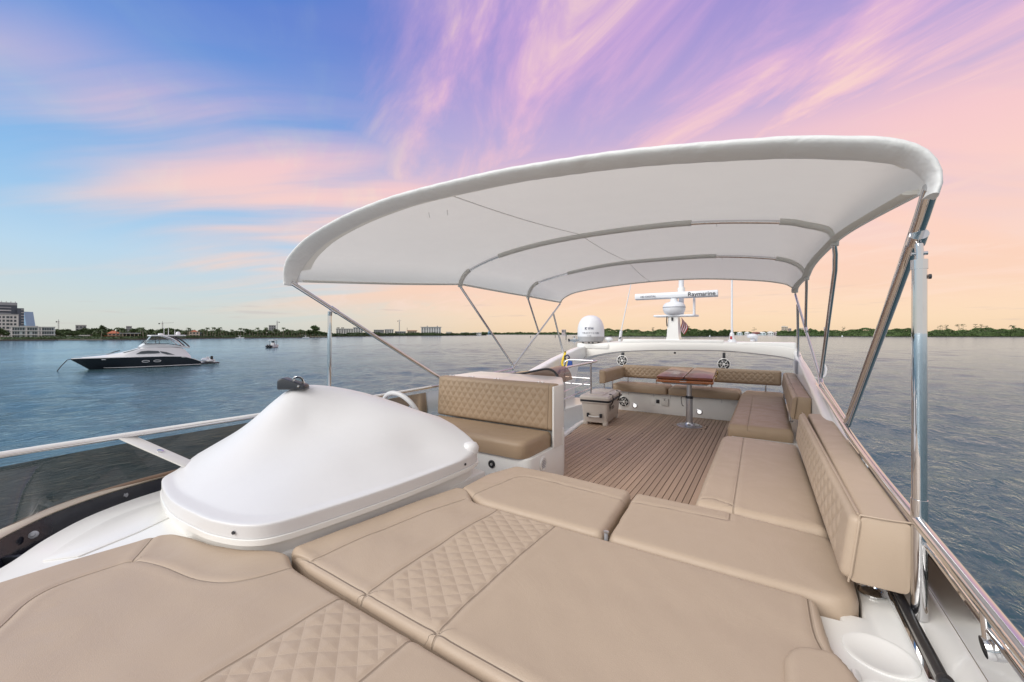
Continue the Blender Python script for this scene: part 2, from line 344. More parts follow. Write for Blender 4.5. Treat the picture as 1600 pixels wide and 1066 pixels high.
def cushion(name, poly, z0, z1, parent=None, m=None, M=None, r=.03, res=.012, seams=(), quilts=(), puff=.006, wrinkle=.0015, seed=1, crown=0.):
    """a stuffed cushion: outline poly (x, y), flat base z0, rounded top z1; seams are stitched polylines, quilts (poly, pitch, slope) diamond stitching"""
    xs = [p[0] for p in poly]; ys = [p[1] for p in poly]
    x0, x1, y0, y1 = min(xs) - res, max(xs) + res, min(ys) - res, max(ys) + res
    nx = int((x1 - x0) / res) + 2; ny = int((y1 - y0) / res) + 2
    X, Y = np.meshgrid(np.linspace(x0, x1, nx), np.linspace(y0, y1, ny)); P = np.stack([X.ravel(), Y.ravel()], 1)
    ins = inside(P, poly); d, Q = poly_dist(P, poly)
    near = (d < .35 * res)
    ins2 = ins & ~near
    I = ins2.reshape(ny, nx); keep = I[:-1, :-1] | I[1:, :-1] | I[:-1, 1:] | I[1:, 1:]
    P2 = np.where(ins2[:, None], P, Q); dd = np.where(ins2, d, 0)
    k = np.clip(dd / r, 0, 1); h = z1 - r + r * np.sqrt(np.clip(1 - (1 - k) ** 2, 0, 1))
    h += crown * (1 - np.exp(-dd / .12)) + wrinkle * fbm(P2, 9, seed) * np.clip(dd / .06, 0, 1)
    sg_ = np.full(len(P2), .45); on = np.zeros(len(P2)); qv = np.zeros((len(P2), 3))
    for sm in seams:
        if len(sm) > 2 and not (len(sm) == 4 and abs(sm[2][0] - sm[3][0]) < .01): sm = [(p.x, p.y) for p in crom([(x, y, 0) for x, y in sm], 5)]
        q, Qn, sgn = signed_line(P2, sm)
        k = q < np.abs(sg_); sg_[k] = (q * sgn)[k]; on = np.maximum(on, q < .035)
        h -= .0035 * np.exp(-(q / .008) ** 2); h += .0016 * np.exp(-((q - .026) / .016) ** 2)
    for qp, pitch, slope in quilts:
        qi = inside(P2, qp); qd, _ = poly_dist(P2, qp)
        a = (P2[:, 0] * slope + P2[:, 1]) / pitch; b = (P2[:, 0] * slope - P2[:, 1]) / pitch
        la = np.minimum(np.abs((a + .5) % 1 - .5), np.abs((b + .5) % 1 - .5)) * 2
        e = np.clip(qd / .012, 0, 1) * qi
        h += puff * (np.clip(la / .7, 0, 1) ** .55 - .6) * e
        qv[:, 0] = a; qv[:, 1] = b; qv[:, 2] = np.maximum(qv[:, 2], e)
    idx = -np.ones(len(P2), int); faces = []
    V = []
    kj, ki = np.nonzero(keep)
    a = kj * nx + ki; quad = np.stack([a, a + 1, a + nx + 1, a + nx], 1)
    used = np.unique(quad); idx[used] = np.arange(len(used)); quad = idx[quad]
    V = np.column_stack([P2[used], h[used]]); S = np.column_stack([sg_[used] + .5, on[used], qv[used]])
    # side walls
    e = np.concatenate([quad[:, [0, 1]], quad[:, [1, 2]], quad[:, [2, 3]], quad[:, [3, 0]]]); key = np.sort(e, 1)
    _, inv, cnt = np.unique(key, axis=0, return_inverse=True, return_counts=True); be = e[cnt[inv.ravel()] == 1]
    bv = np.unique(be); n0 = len(V); mp = -np.ones(n0, int); rings = []
    bot = V[bv].copy()
    cen = np.array([np.mean(xs), np.mean(ys)])
    lo = V[bv].copy(); lo[:, 2] = z0 + min(.4 * r, (z1 - z0) * .2)
    bot[:, 2] = z0; bot[:, :2] += (cen - bot[:, :2]) * .006
    V = np.concatenate([V, lo, bot]); S = np.concatenate([S, np.tile([[.95, 0, 0, 0, 0]], (2 * len(bv), 1))])
    mp[bv] = np.arange(len(bv))
    w1 = np.stack([be[:, 1], be[:, 0], n0 + mp[be[:, 0]], n0 + mp[be[:, 1]]], 1)
    w2 = np.stack([n0 + mp[be[:, 1]], n0 + mp[be[:, 0]], n0 + len(bv) + mp[be[:, 0]], n0 + len(bv) + mp[be[:, 1]]], 1)
    F = np.concatenate([quad, w1, w2])
    if M is not None: V = np.array([tuple(M @ Vector(v)) for v in V])
    me = bpy.data.meshes.new(name); me.from_pydata(V.tolist(), [], F.tolist())
    for nm_, c_ in (('seam', 0), ('sewn', 1)):
        at = me.attributes.new(nm_, 'FLOAT', 'POINT'); at.data.foreach_set('value', S[:, c_].astype(np.float32))
    at = me.attributes.new('quilt', 'FLOAT_VECTOR', 'POINT'); at.data.foreach_set('vector', S[:, 2:].astype(np.float32).ravel())
    me.polygons.foreach_set('use_smooth', [True] * len(me.polygons)); me.materials.append(m or VINYL); me.update()
    o = bpy.data.objects.new(name, me); col.objects.link(o); o.parent = parent
    return o
def upright(o, ux, up, nrm):            # local x -> ux, local y -> up, local z -> nrm, at origin o
    M = Matrix.Identity(4)
    for i, v in enumerate((ux, up, nrm)):
        v = Vector(v).normalized()
        for k in range(3): M[k][i] = v[k]
    for k in range(3): M[k][3] = o[k]
    return M
# ---------------------------------------------------------------- water
def make_water():
    m = bpy.data.materials.new('bay_water'); m.use_nodes = True; nt = m.node_tree; N = nt.nodes.new; L = nt.links.new; b = nt.nodes['Principled BSDF']
    b.inputs['Base Color'].default_value = (.012, .055, .068, 1); b.inputs['Roughness'].default_value = .09; b.inputs['IOR'].default_value = 1.333
    b.inputs['Base Color'].default_value = (.02, .075, .088, 1); b.inputs['Specular Tint'].default_value = (.48, .76, 1.0, 1)
    geo = N('ShaderNodeNewGeometry'); bumps = None
    ln = N('ShaderNodeVectorMath'); ln.operation = 'LENGTH'; L(geo.outputs['Position'], ln.inputs[0])
    def mth(op, x, y):
        n = N('ShaderNodeMath'); n.operation = op
        for i, v in enumerate((x, y)):
            if isinstance(v, (int, float)): n.inputs[i].default_value = v
            else: L(v, n.inputs[i])
        return n.outputs[0]
    fade = mth('DIVIDE', 1.0, mth('ADD', 1.0, mth('DIVIDE', ln.outputs['Value'], 26.0)))    # ripples blend into gloss with distance
    # lanes of calmer and gusted water
    mp = N('ShaderNodeMapping'); mp.inputs['Scale'].default_value = (.05, .012, 1); mp.inputs['Rotation'].default_value = (0, 0, R(58)); L(geo.outputs['Position'], mp.inputs[0])
    nz = N('ShaderNodeTexNoise'); nz.inputs['Scale'].default_value = .6; nz.inputs['Detail'].default_value = 3; L(mp.outputs[0], nz.inputs['Vector'])
    mr = N('ShaderNodeMapRange'); L(nz.outputs[0], mr.inputs[0]); mr.inputs[1].default_value = .38; mr.inputs[2].default_value = .62; mr.inputs[3].default_value = .5; mr.inputs[4].default_value = 1.3
    for sc_, st, stren, det, sd_ in ((.80, (1, .5, 1), .36, 5, 5), (2.8, (1, .6, 1), .20, 4, 9)):
        mp = N('ShaderNodeMapping'); mp.inputs['Scale'].default_value = st; mp.inputs['Rotation'].default_value = (0, 0, R(24)); mp.inputs['Location'].default_value = (sd_, sd_, 0); L(geo.outputs['Position'], mp.inputs[0])
        nz = N('ShaderNodeTexNoise'); nz.inputs['Scale'].default_value = sc_; nz.inputs['Detail'].default_value = det; nz.inputs['Roughness'].default_value = .6; nz.inputs['Distortion'].default_value = .6; L(mp.outputs[0], nz.inputs['Vector'])
        bp = N('ShaderNodeBump'); bp.inputs['Strength'].default_value = 1.0; L(mth('MULTIPLY', mth('MULTIPLY', fade, mr.outputs[0]), stren), bp.inputs['Distance']); L(nz.outputs[0], bp.inputs['Height'])
        if bumps: L(bumps, bp.inputs['Normal'])
        bumps = bp.outputs[0]
    # clear bay water: dim green-blue body seen through the surface, bluish sky gloss by Fresnel
    out = nt.nodes['Material Output']; df = N('ShaderNodeBsdfDiffuse'); df.inputs[0].default_value = (.045, .092, .108, 1); gl = N('ShaderNodeBsdfGlossy'); gl.inputs['Color'].default_value = (.74, .89, 1.0, 1)
    fr = N('ShaderNodeFresnel'); fr.inputs[0].default_value = 1.333; ms = N('ShaderNodeMixShader')
    L(mth('SUBTRACT', .15, mth('MULTIPLY', fade, .11)), gl.inputs['Roughness'])
    for n_ in (gl, fr): L(bumps, n_.inputs['Normal'])
    L(fr.outputs[0], ms.inputs[0]); L(df.outputs[0], ms.inputs[1]); L(gl.outputs[0], ms.inputs[2]); L(ms.outputs[0], out.inputs[0])
    nt.nodes.remove(b)
    # the surface itself: rings of growing size carrying real chop, calmer where a ring is too coarse to hold a wave
    rr = np.concatenate([3.2 * 1.0118 ** np.arange(400), 3.2 * 1.0118 ** 399 * 1.055 ** np.arange(1, 62)])
    mid = math.pi / 2 + PSI; th = np.concatenate([np.linspace(mid - R(64), mid + R(64), 960), np.linspace(mid + R(64), mid + R(296), 70)[1:-1]])
    Rr, Th = np.meshgrid(rr, th, indexing='ij'); X = Rr * np.cos(Th); Y = Rr * np.sin(Th); H = np.zeros_like(X); rs = np.random.RandomState(11)
    gust = .75 + .35 * np.sin(X * .031 + Y * .013 + 1.2) * np.sin(Y * .027 - X * .011) + .2 * np.sin(X * .09 - Y * .05)
    for k in range(46):
        lam = .42 * 1.075 ** k; kk = 2 * math.pi / lam; a_ = R(rs.normal(118, 38)); ph_ = rs.rand() * 6.28
        wgt = np.clip(lam / (Rr * .0118 * 2.6) - .55, 0, 1)
        warp = .35 * lam * np.sin((X * math.sin(a_) - Y * math.cos(a_)) * kk * .31 + ph_ * 3)
        H += wgt * .0050 * lam ** .70 * np.sin((X * math.cos(a_) + Y * math.sin(a_) + warp) * kk + ph_)
    H *= np.clip(gust, .3, 1.5)
    H[400:] = 0
    nr_, nt_ = X.shape; V = np.column_stack([X.ravel(), Y.ravel(), (WATER + H).ravel()]); V = np.vstack([V, [[0, 0, WATER]]])
    i_, j_ = np.meshgrid(np.arange(nr_ - 1), np.arange(nt_), indexing='ij'); j2 = (j_ + 1) % nt_
    Q = np.stack([i_ * nt_ + j_, (i_ + 1) * nt_ + j_, (i_ + 1) * nt_ + j2, i_ * nt_ + j2], -1).reshape(-1, 4)
    me = bpy.data.meshes.new('water'); nf = len(Q); jj = np.arange(nt_); tri = np.stack([np.full(nt_, len(V) - 1), jj, (jj + 1) % nt_], 1)
    me.vertices.add(len(V)); me.vertices.foreach_set('co', V.astype(np.float32).ravel())
    me.loops.add(nf * 4 + nt_ * 3); me.loops.foreach_set('vertex_index', np.concatenate([Q.ravel(), tri.ravel()]).astype(np.int32))
    me.polygons.add(nf + nt_); me.polygons.foreach_set('loop_start', np.concatenate([np.arange(nf) * 4, nf * 4 + jj * 3]).astype(np.int32)); me.polygons.foreach_set('use_smooth', [True] * (nf + nt_))
    me.update(calc_edges=True); me.materials.append(m); o = bpy.data.objects.new('water', me); col.objects.link(o)
    tag(o, kind='structure')
make_water()
# ---------------------------------------------------------------- own yacht: hull below the flybridge
hull = thing('yacht_hull', 'white motor yacht hull and cabin under the flybridge', 'yacht', (-1.35, 1, WATER))
rows = []
for y, hw, zt in ((-9, .1, -1.4), (-7, 1.2, -1.6), (-4, 2.1, -1.9), (0, 2.4, -2.2), (6, 2.4, -2.3), (10, 2.3, -2.3)):
    rows.append([(-1.35 + s * w, y, z) for s, w, z in ((-1, hw * .6, WATER - .6), (-1, hw * .95, WATER + .4), (-1, hw, zt), (1, hw, zt), (1, hw * .95, WATER + .4), (1, hw * .6, WATER - .6))])
put(MB().grid(rows).obj('hull', WHITE), hull)
put(MB().prism([(-3.0, -3), (.3, -3), (.3, 4.2), (-3.0, 4.2)], -2.25, -.3).obj('cabin', WHITE, bevel=.05), hull)
put(MB().prism([(-3.2, -1.5), (.45, -1.5), (.45, 7.6), (-2.35, 7.6), (-2.35, 5.2), (-2.2, 4.4), (-3.2, 4.4)], -.30, -.03).obj('flybridge_slab', WHITE, bevel=.02), hull)
# ---------------------------------------------------------------- teak sole
deck = MB().prism([(-.30, 2.2), (-.30, 6.96), (-2.31, 6.96), (-2.345, 5.5), (-2.19, 4.4), (-1.6, 3.3), (-1.6, 2.2)], -.03, -.004).obj('deck', CAULK, smooth=False)
tag(deck, 'teak planked cockpit sole with dark caulked seams', kind='structure')
PIT = .0500
nP = 40
def deck_left(y):           # left edge of the planking
    pts = [(2.2, -1.62), (3.45, -1.62), (4.05, -1.95), (4.45, -2.17), (5.5, -2.33), (6.95, -2.31)]
    for (ya, xa), (yb, xb) in zip(pts, pts[1:]):
        if ya <= y <= yb: return xa + (xb - xa) * (y - ya) / (yb - ya)
    return -2.3
plank_mesh = {}
for i in range(nP):
    xr = -.3305 - i * PIT; xl = xr - PIT + .0056
    y = 2.22 if xr > -1.55 else 2.95
    if xl < -2.17:                                    # the stair opening cuts the outboard planks
        y = 4.42
        while y < 6.9 and deck_left(y) > xr - .012: y += .02
    a, b = y, 6.945
    # planks either side of the table's ring are cut where the ring lies
    spans = [(a, b)]
    cxx = (xr + xl) / 2; dx = abs(cxx + .963)
    if dx < .235:
        hh = math.sqrt(.235 ** 2 - dx ** 2); spans = [(a, 6.266 - hh), (6.266 + hh, b)]
    for (p, q) in spans:
        key = (round(p, 2), round(q, 2))
        if key not in plank_mesh:
            o = MB().box(0, PIT - .0056, key[0], key[1], -.004, .0045).obj('plank', TEAK, bevel=.0015, seg=1); plank_mesh[key] = o.data
        else:
            o = bpy.data.objects.new('plank', plank_mesh[key]); col.objects.link(o)
        o.location = (xl, 0, 0); o.parent = deck
# ring board round the table foot, margin board along the seat module, drain
rr = MB(); n = 40
for r0, r1 in ((.155, .226),):
    rows = [[(-.963 + r * math.cos(2 * math.pi * k / n), 6.266 + r * math.sin(2 * math.pi * k / n), z) for k in range(n + 1)] for r, z in ((r0, -.003), (r0, .0045), (r1, .0045), (r1, -.003))]
    rr.grid(rows)
rr.obj('ring_board', TEAK, deck)
cur = crom([(-2.02, 4.2, 0), (-1.94, 4.05, 0), (-1.80, 3.85, 0), (-1.70, 3.68, 0), (-1.655, 3.5, 0), (-1.64, 3.3, 0), (-1.63, 3.0, 0)], 6)
rows = [[(p.x + k, p.y + k * .25, z) for p in cur] for k, z in ((-.09, -.003), (-.09, .0055), (.0, .0055), (.0, -.003))]
MB().grid(rows).obj('margin_board', TEAK, deck)
MB().lathe([(.028, -.004), (.028, .0065), (.02, .0065)], (-1.70, 4.92, 0), 18).obj('drain', BLACK, deck)
MB().lathe([(.012, -.004), (.012, .0065), (.008, .0065)], (-1.42, 5.45, 0), 12).obj('drain', BLACK, deck)
tr = thing('deck_edge_trim', 'white raised trim along the teak edge beside the stair opening', 'trim', (-2.36, 5.2, 0))
put(MB().tube([(-2.20, 4.30, .008), (-2.355, 5.5, .008), (-2.355, 6.9, .008)], .042, 12, ry=.024).obj('trim_strip', WHITE), tr)
# ---------------------------------------------------------------- white mouldings
XF = Matrix(((0, 0, 1, 0), (1, 0, 0, 0), (0, 1, 0, 0), (0, 0, 0, 1)))     # prism drawn in (y, z), extruded along x
def yz(poly, x0, x1): return MB().prism(poly, x0, x1, XF)
base = thing('sunpad_platform', 'white moulded plinth under the tan sun pad cushions', 'base', (-.8, .8, 0))
put(MB().prism(round_poly([(-2.42, -.7), (.16, -.7), (.18, 2.2), (-1.45, 2.2), (-1.62, 1.9), (-1.72, .9), (-2.42, .8)], .04), -.02, .345).obj('plinth', WHITE, bevel=.01), base)
# right-hand coaming with cup holders
cr = thing('coaming', 'white moulded side ledge with round cup recesses beside the chrome windscreen rail', 'coaming', (.3, 1.5, 0))
out_poly = [(.12, -.8), (.12, 1.69), (.20, 1.70), (.205, 1.75), (.265, 1.755), (.275, 1.86), (.30, 2.6), (.30, 6.9), (.49, 6.9), (.49, -.8)]
put(MB().prism(out_poly, -.02, .402).obj('ledge', WHITE, bevel=.012), cr)
put(MB().prism([(.365, -.8), (.365, 1.72), (.352, 1.95), (.352, 6.9), (.488, 6.9), (.488, -.8)], .402, .438).obj('step', WHITE, bevel=.010), cr)
for yc in (1.575, 1.37):
    put(MB().lathe([(.088, .400), (.086, .4055), (.078, .4065), (.070, .4035), (.0, .4030)], (.277, yc, 0), 36).obj('cup_recess', WHITE), cr)
put(MB().box(.192, .212, -.6, 1.44, .40, .425).obj('ledge_lip', WHITE, bevel=.008), cr)
put(yz([(-.8, .16), (-.8, .45), (7, .45), (7, .16)], .49, .50).obj('inner_skin', CREAM), cr)
put(MB().add([(.50, -.8, .45), (.50, 7, .45), (.72, 7, .05), (.72, -.8, .05), (.50, -.8, .44), (.50, 7, .44), (.71, 7, .04), (.71, -.8, .04)], [(0, 1, 2, 3), (4, 7, 6, 5), (0, 3, 7, 4), (1, 5, 6, 2), (0, 4, 5, 1), (3, 2, 6, 7)]).obj('outer_skin', CREAM), cr)
# black sliding track on the ledge
tk = thing('track', 'black rubber capped track on the white ledge under the near backrest', 'track', (.375, 1.7, .44))
put(MB().tube([(.380, 1.455, .462), (.372, 2.1, .462), (.372, 3.0, .462)], .0125, 12).obj('rubber_cap', BLACK), tk)
put(MB().box(.352, .364, 1.46, 3.0, .438, .450).obj('rail_strip', STEEL), tk)
put(MB().lathe([(.0, -.008), (.016, -.008), (.018, 0), (.016, .012), (0, .012)], (.381, 1.452, .462), 16, Matrix.Rotation(R(90), 4, 'X')).obj('end_cap', BLACK), tk)
# right windscreen + rail
wr = thing('windscreen', 'smoked windscreen with chrome top rail along the right side of the deck', 'windscreen', (.45, 1.5, .44))
gl = [[(.482, y, .445), (.455, y, .56), (.418, y, .676)] for y in np.linspace(-.6, 3.6, 22)]
g = MB().grid(gl); put(g.obj('pane', SMOKE), wr)
put(MB().tube([(.417, -.6, .684), (.417, 3.62, .684)], .0075, 8).obj('pane_trim', STEEL), wr)
rail = [(.405, -.6, .748), (.405, .6, .75), (.405, 1.4, .75), (.40, 2.3, .75), (.405, 3.2, .765), (.41, 4.0, .80), (.405, 4.7, .835), (.395, 5.2, .84), (.378, 5.55, .80), (.37, 5.68, .74)]
put(MB().tube(rail, .0175, 14, 8).obj('rail', STEEL), wr)
for y in (.45, 1.33, 2.75):
    put(MB().tube([(.408, y, .735), (.411, y, .705), (.414, y, .665)], .008, 10).obj('rail_post', STEEL), wr)
    put(MB().lathe([(0, -.016), (.022, -.016), (.024, -.006), (.024, .006), (.022, .016), (0, .016)], (.424, y, .645), 18, Matrix.Rotation(R(80), 4, 'Y')).obj('glass_clamp', STEEL), wr)
# left coaming: inner white ledge, black channel, cream cap, smoked screen and rail
cl = thing('coaming', 'white moulded ledge left of the sun pad curving toward the bow', 'coaming', (-2.7, .5, 0))
inner = [(-2.2, -.9), (-2.3, .0), (-2.36, .3), (-2.33, .6), (-2.25, .72), (-2.0, .74), (-1.8, .80), (-1.7, .95), (-1.62, 1.9), (-1.62, 2.19), (-2.92, 2.21), (-2.95, 2.7)]
outer = [(-2.3, -.9), (-2.42, -.3), (-2.50, .08), (-2.59, .23), (-2.79, .38), (-2.96, .57), (-3.06, .86), (-3.08, 1.3), (-3.08, 2.7)]
oc = [(p.x, p.y) for p in crom([(x, y, 0) for x, y in outer], 5)]
put(MB().prism(inner + oc[::-1], -.02, .415).obj('ledge', WHITE, bevel=.02), cl)
# shallow moulded step on the ledge
stp = crom([(-2.50, .33, 0), (-2.66, .46, 0), (-2.80, .64, 0), (-2.86, .92, 0)], 6)
put(MB().prism([(p.x, p.y) for p in stp] + [(-2.62, .90), (-2.48, .62), (-2.42, .42)], .413, .421).obj('raised_panel', WHITE, bevel=.004), cl)
def offs(pts, d):
    o = []
    for i, p in enumerate(pts):
        a = pts[max(i - 1, 0)]; b = pts[min(i + 1, len(pts) - 1)]; t = Vector((b[0] - a[0], b[1] - a[1])).normalized(); o.append((p[0] - t.y * d, p[1] + t.x * d))
    return o
ch_o = offs(oc, .145)
rows = [[(x, y, .40) for x, y in offs(oc, .0)], [(x, y, .33) for x, y in offs(oc, .03)], [(x, y, .34) for x, y in offs(oc, .10)], [(x, y, .44) for x, y in ch_o]]
put(MB().grid(rows).obj('channel', CHAN), cl)
cap = offs(oc, .165)
put(MB().tube([(x, y, .447) for x, y in cap], .034, 12, ry=.014).obj('cream_cap', CREAM), cl)
ch_c = offs(oc, .075)
for x, y in ((-3.175, .735), (-2.915, .36)):
    put(MB().lathe([(.0, 0), (.017, 0), (.017, .007), (.009, .011), (.008, .015), (0, .015)], (x, y, .398), 20, Vector((0, 0, 1)).rotation_difference(Vector((.75, -.35, .55)).normalized()).to_matrix().to_4x4()).obj('bolt', GREY), cl)
for k, (dx, w) in enumerate(((10, .05), (19, .04))):
    x, y = ch_c[dx]; put(MB().box(-w, w, -.012, .012, 0, .03, Matrix.Translation((x, y, .34)) @ Matrix.Rotation(R(40), 4, 'Z')).obj('channel_clip', DARK, bevel=.004), cl)
wl = thing('windscreen', 'smoked windscreen with white topped rail on the left side beyond the console cover', 'windscreen', (-3.15, 1.2, .45))
gb = [(p.x, p.y) for p in crom([(-2.62, -.9, 0), (-2.78, -.2, 0), (-2.93, .26, 0), (-3.08, .44, 0), (-3.17, .7, 0), (-3.19, 1.3, 0), (-3.19, 2.2, 0), (-3.19, 3.3, 0), (-3.18, 4.6, 0)], 6)]
gt = [(p.x, p.y) for p in crom([(-3.0, -.9, 0), (-3.12, -.2, 0), (-3.19, .28, 0), (-3.22, .5, 0), (-3.24, .74, 0), (-3.23, 1.3, 0), (-3.22, 2.2, 0), (-3.21, 3.3, 0), (-3.20, 4.6, 0)], 6)]
put(MB().grid([[(x, y, .455) for x, y in gb], [((a[0] + b[0]) / 2, (a[1] + b[1]) / 2, .575) for a, b in zip(gb, gt)], [(x, y, .69) for x, y in gt]]).obj('pane', SMOKE), wl)
rl = [(-3.0, -.9, .748), (-3.12, -.2, .75), (-3.17, .28, .75), (-3.165, .6, .75), (-3.15, 1.0, .75), (-3.12, 1.5, .75), (-3.12, 2.4, .75), (-3.12, 3.2, .755), (-3.12, 4.2, .77), (-3.12, 4.9, .78)]
put(MB().tube(rl, .0155, 14, 6).obj('rail', STEEL), wl)
put(MB().tube([(x, y, z + .009) for x, y, z in rl[:8]], .0140, 10, 6, ry=.010).obj('rail_cap', WHITE), wl)
for y in (.735, 2.3):
    bd = Vector((.305, .18, -.145)).normalized(); bs_ = Vector((-.18, .305, 0)).normalized(); Mb = upright((-3.168, y, .745), bd, bs_, bd.cross(bs_))
    put(MB().box(0, .47, -.040, .040, -.004, .004, Mb).obj('flat_bracket', GREYW, bevel=.002), wl)
    put(MB().lathe([(0, .0), (.016, .0), (.016, .006), (.008, .009), (0, .009)], Mb @ Vector((.23, 0, .004)), 18, Mb.to_3x3().to_4x4()).obj('bracket_bolt', STEEL), wl)
# side bulwarks that sweep up into the radar arch
arch = thing('radar_arch', 'white swept radar arch spanning the aft end of the flybridge', 'arch', (-1.4, 7.7, 0))
prof_r = [(2.75, .44), (3.0, .60), (3.2, .70), (4.17, .79), (5.0, .865), (5.93, .94), (7.0, 1.0), (7.7, 1.08), (8.05, 1.10), (8.05, .95), (7.75, .85), (7.55, .6), (7.5, .0), (2.75, .0)]
put(yz(prof_r, .335, .425).obj('side_leg', WHITE, bevel=.03, seg=3), arch)
prof_l = [(4.75, .42), (5.0, .62), (5.5, .745), (6.33, .91), (7.2, 1.05), (7.7, 1.10), (8.05, 1.10), (8.0, .98), (7.55, .86), (7.25, .68), (7.12, .42), (7.08, .0), (4.75, .0)]
put(yz(prof_l, -3.27, -3.11).obj('side_leg', WHITE, bevel=.04, seg=3), arch)
beam = [(-3.30, 1.03, .74), (-3.20, 1.09, .78), (-3.02, 1.135, .86), (-2.55, 1.175, .955), (-2.0, 1.195, 1.0), (-1.48, 1.205, 1.022), (-.65, 1.20, 1.03), (0, 1.17, .975), (.28, 1.14, .93), (.40, 1.09, .86), (.43, 1.03, .80)]
bx = crom([(x, a, b) for x, a, b in beam], 4)
rows = [[(p.x, 7.66, p.z + .01) for p in bx], [(p.x, 7.62, p.z + .03) for p in bx], [(p.x, 7.62, p.y - .03) for p in bx], [(p.x, 7.65, p.y) for p in bx], [(p.x, 8.0, p.y + .02) for p in bx], [(p.x, 8.1, p.y - .06) for p in bx], [(p.x, 8.0, p.z) for p in bx], [(p.x, 7.66, p.z + .01) for p in bx]]
put(MB().grid(rows).obj('beam', GREYW, ang=60), arch)
put(MB().prism(round_poly([(-2.38, 7.63), (-.62, 7.63), (-.70, 8.02), (-2.30, 8.02)], .05), 1.16, 1.238).obj('raised_plinth', WHITE, bevel=.012), arch)
put(MB().prism(round_poly([(-3.32, 7.6), (-2.6, 7.6), (-2.62, 8.0), (-3.32, 8.0)], .08), 1.04, 1.148).obj('dome_plinth', WHITE, bevel=.02), arch)
put(MB().prism(round_poly([(-.45, 7.635), (.38, 7.635), (.34, 8.0), (-.45, 8.0)], .05), 1.02, 1.205).obj('raised_plinth', WHITE, bevel=.015), arch)
put(MB().lathe([(0, -.03), (.02, -.03), (.02, .0), (.016, .0), (0, .0)], (-1.43, 7.72, 1.008), 14).obj('camera_eye', BLACK), arch)
put(MB().tube([(.43, 6.05, .84), (.50, 6.1, .80), (.58, 6.2, .82), (.61, 6.3, .90), (.60, 6.35, .95)], .012, 8, 6).obj('hook', WHITE), arch)
put(MB().box(.315, .336, 6.55, 6.9, .80, .98).obj('side_vent', GREY, bevel=.008), arch)
# ---------------------------------------------------------------- sun pads
def pad(label, *a, **k):
    o = cushion('sunpad_cushion', *a, **k); return tag(o, label, 'cushion', 'tan cushions of the forward sun pad')
A = [(-1.0, -.6), (-2.28, -.6), (-2.36, .1), (-2.345, .35), (-2.31, .62), (-2.27, .69), (-2.15, .725), (-2.0, .748), (-1.85, .80), (-1.74, .865), (-1.66, .885), (-1.55, .842), (-1.3, .838), (-.5, .838), (.2, .838), (.2, -.6)]
pad('large tan cushion nearest the bow with curved seam and quilted strip', round_poly(A, .03, 3), .345, .45,
    seams=[[(-1.86, .10), (-1.97, .18), (-2.08, .245), (-2.13, .32), (-2.13, .42), (-2.10, .51), (-1.96, .56), (-1.76, .60), (-1.64, .65), (-1.58, .72), (-1.545, .82)], [(-2.10, .51), (-2.31, .64)], [(-1.225, -.6), (-1.225, .83)], [(-.885, -.6), (-.885, .83)], [(-1.86, .10), (-1.80, -.6)]],
    quilts=[([(-1.215, -.6), (-.895, -.6), (-.895, .815), (-1.215, .815)], .068, .80)], crown=.006, wrinkle=.0036, seed=3, res=.007, puff=.0038)
B = [(-1.70, .905), (-1.60, 1.55), (-1.545, 1.80), (-1.46, 1.81), (-1.33, 1.690), (-.6, 1.695), (.14, 1.705), (.155, 1.5), (.175, 1.38), (.20, 1.1), (.20, .856), (-.6, .852), (-1.5, .868)]
pad('wide tan centre cushion with white stitched diamond quilting down its left half', round_poly(B, .035, 3), .345, .45,
    seams=[[(-1.52, .90), (-1.49, 1.16), (-1.45, 1.40), (-1.385, 1.68)], [(-1.165, .865), (-1.17, 1.0), (-1.17, 1.3), (-1.16, 1.69)], [(-.83, .86), (-.84, 1.02), (-.84, 1.4), (-.835, 1.69)], [(.115, 1.69), (.118, 1.5), (.14, 1.38), (.165, 1.1), (.165, .86)], [(-1.66, .895), (-.6, .882), (.2, .882)]],
    quilts=[([(-1.158, .90), (-.842, .90), (-.842, 1.675), (-1.158, 1.675)], .068, .80)], crown=.006, wrinkle=.0036, seed=5, res=.007, puff=.0038)
C = [(-1.515, 1.79), (-1.52, 2.06), (-1.445, 2.30), (-1.15, 2.315), (-.655, 2.285), (-.622, 1.712), (-1.30, 1.705)]
pad('tan wedge shaped cushion by the companion seat with rolled outer border', round_poly(C, .035, 4), .345, .452,
    seams=[[(-1.385, 1.715), (-1.345, 1.93), (-1.275, 2.145), (-.93, 2.14), (-.64, 2.13)]], crown=.006, seed=8)
Dp = [(-.600, 1.712), (-.635, 2.28), (-.162, 2.285), (.235, 2.24), (.272, 2.0), (.262, 1.77), (.21, 1.715)]
pad('tan cushion beside the teak sole reaching under the near side backrest', round_poly(Dp, .04, 4), .335, .452,
    seams=[[(-.615, 2.13), (-.4, 2.15), (-.155, 2.16), (-.158, 2.28)]], crown=.007, seed=9)
hp = cushion('headrest_cushion', round_poly([(.03, .85), (.035, 1.33), (.07, 1.385), (.16, 1.41), (.20, 1.33), (.235, .85)], .03, 4), .44, .482, r=.03, res=.01, seed=4)
tag(hp, 'small rounded tan headrest flap at the lower right edge of the sun pad', 'cushion')
clp = thing('cushion_clip', 'small grey clip in the gap between two sun pad cushions', 'clip', (-.612, 1.73, .44))
put(MB().tube([(-.612, 1.735, .42), (-.612, 1.735, .456)], .009, 12).obj('clip_body', GREY), clp)
put(MB().lathe([(0, 0), (.012, 0), (.012, .004), (0, .006)], (-.612, 1.735, .456), 14).obj('clip_cap', ALU), clp)
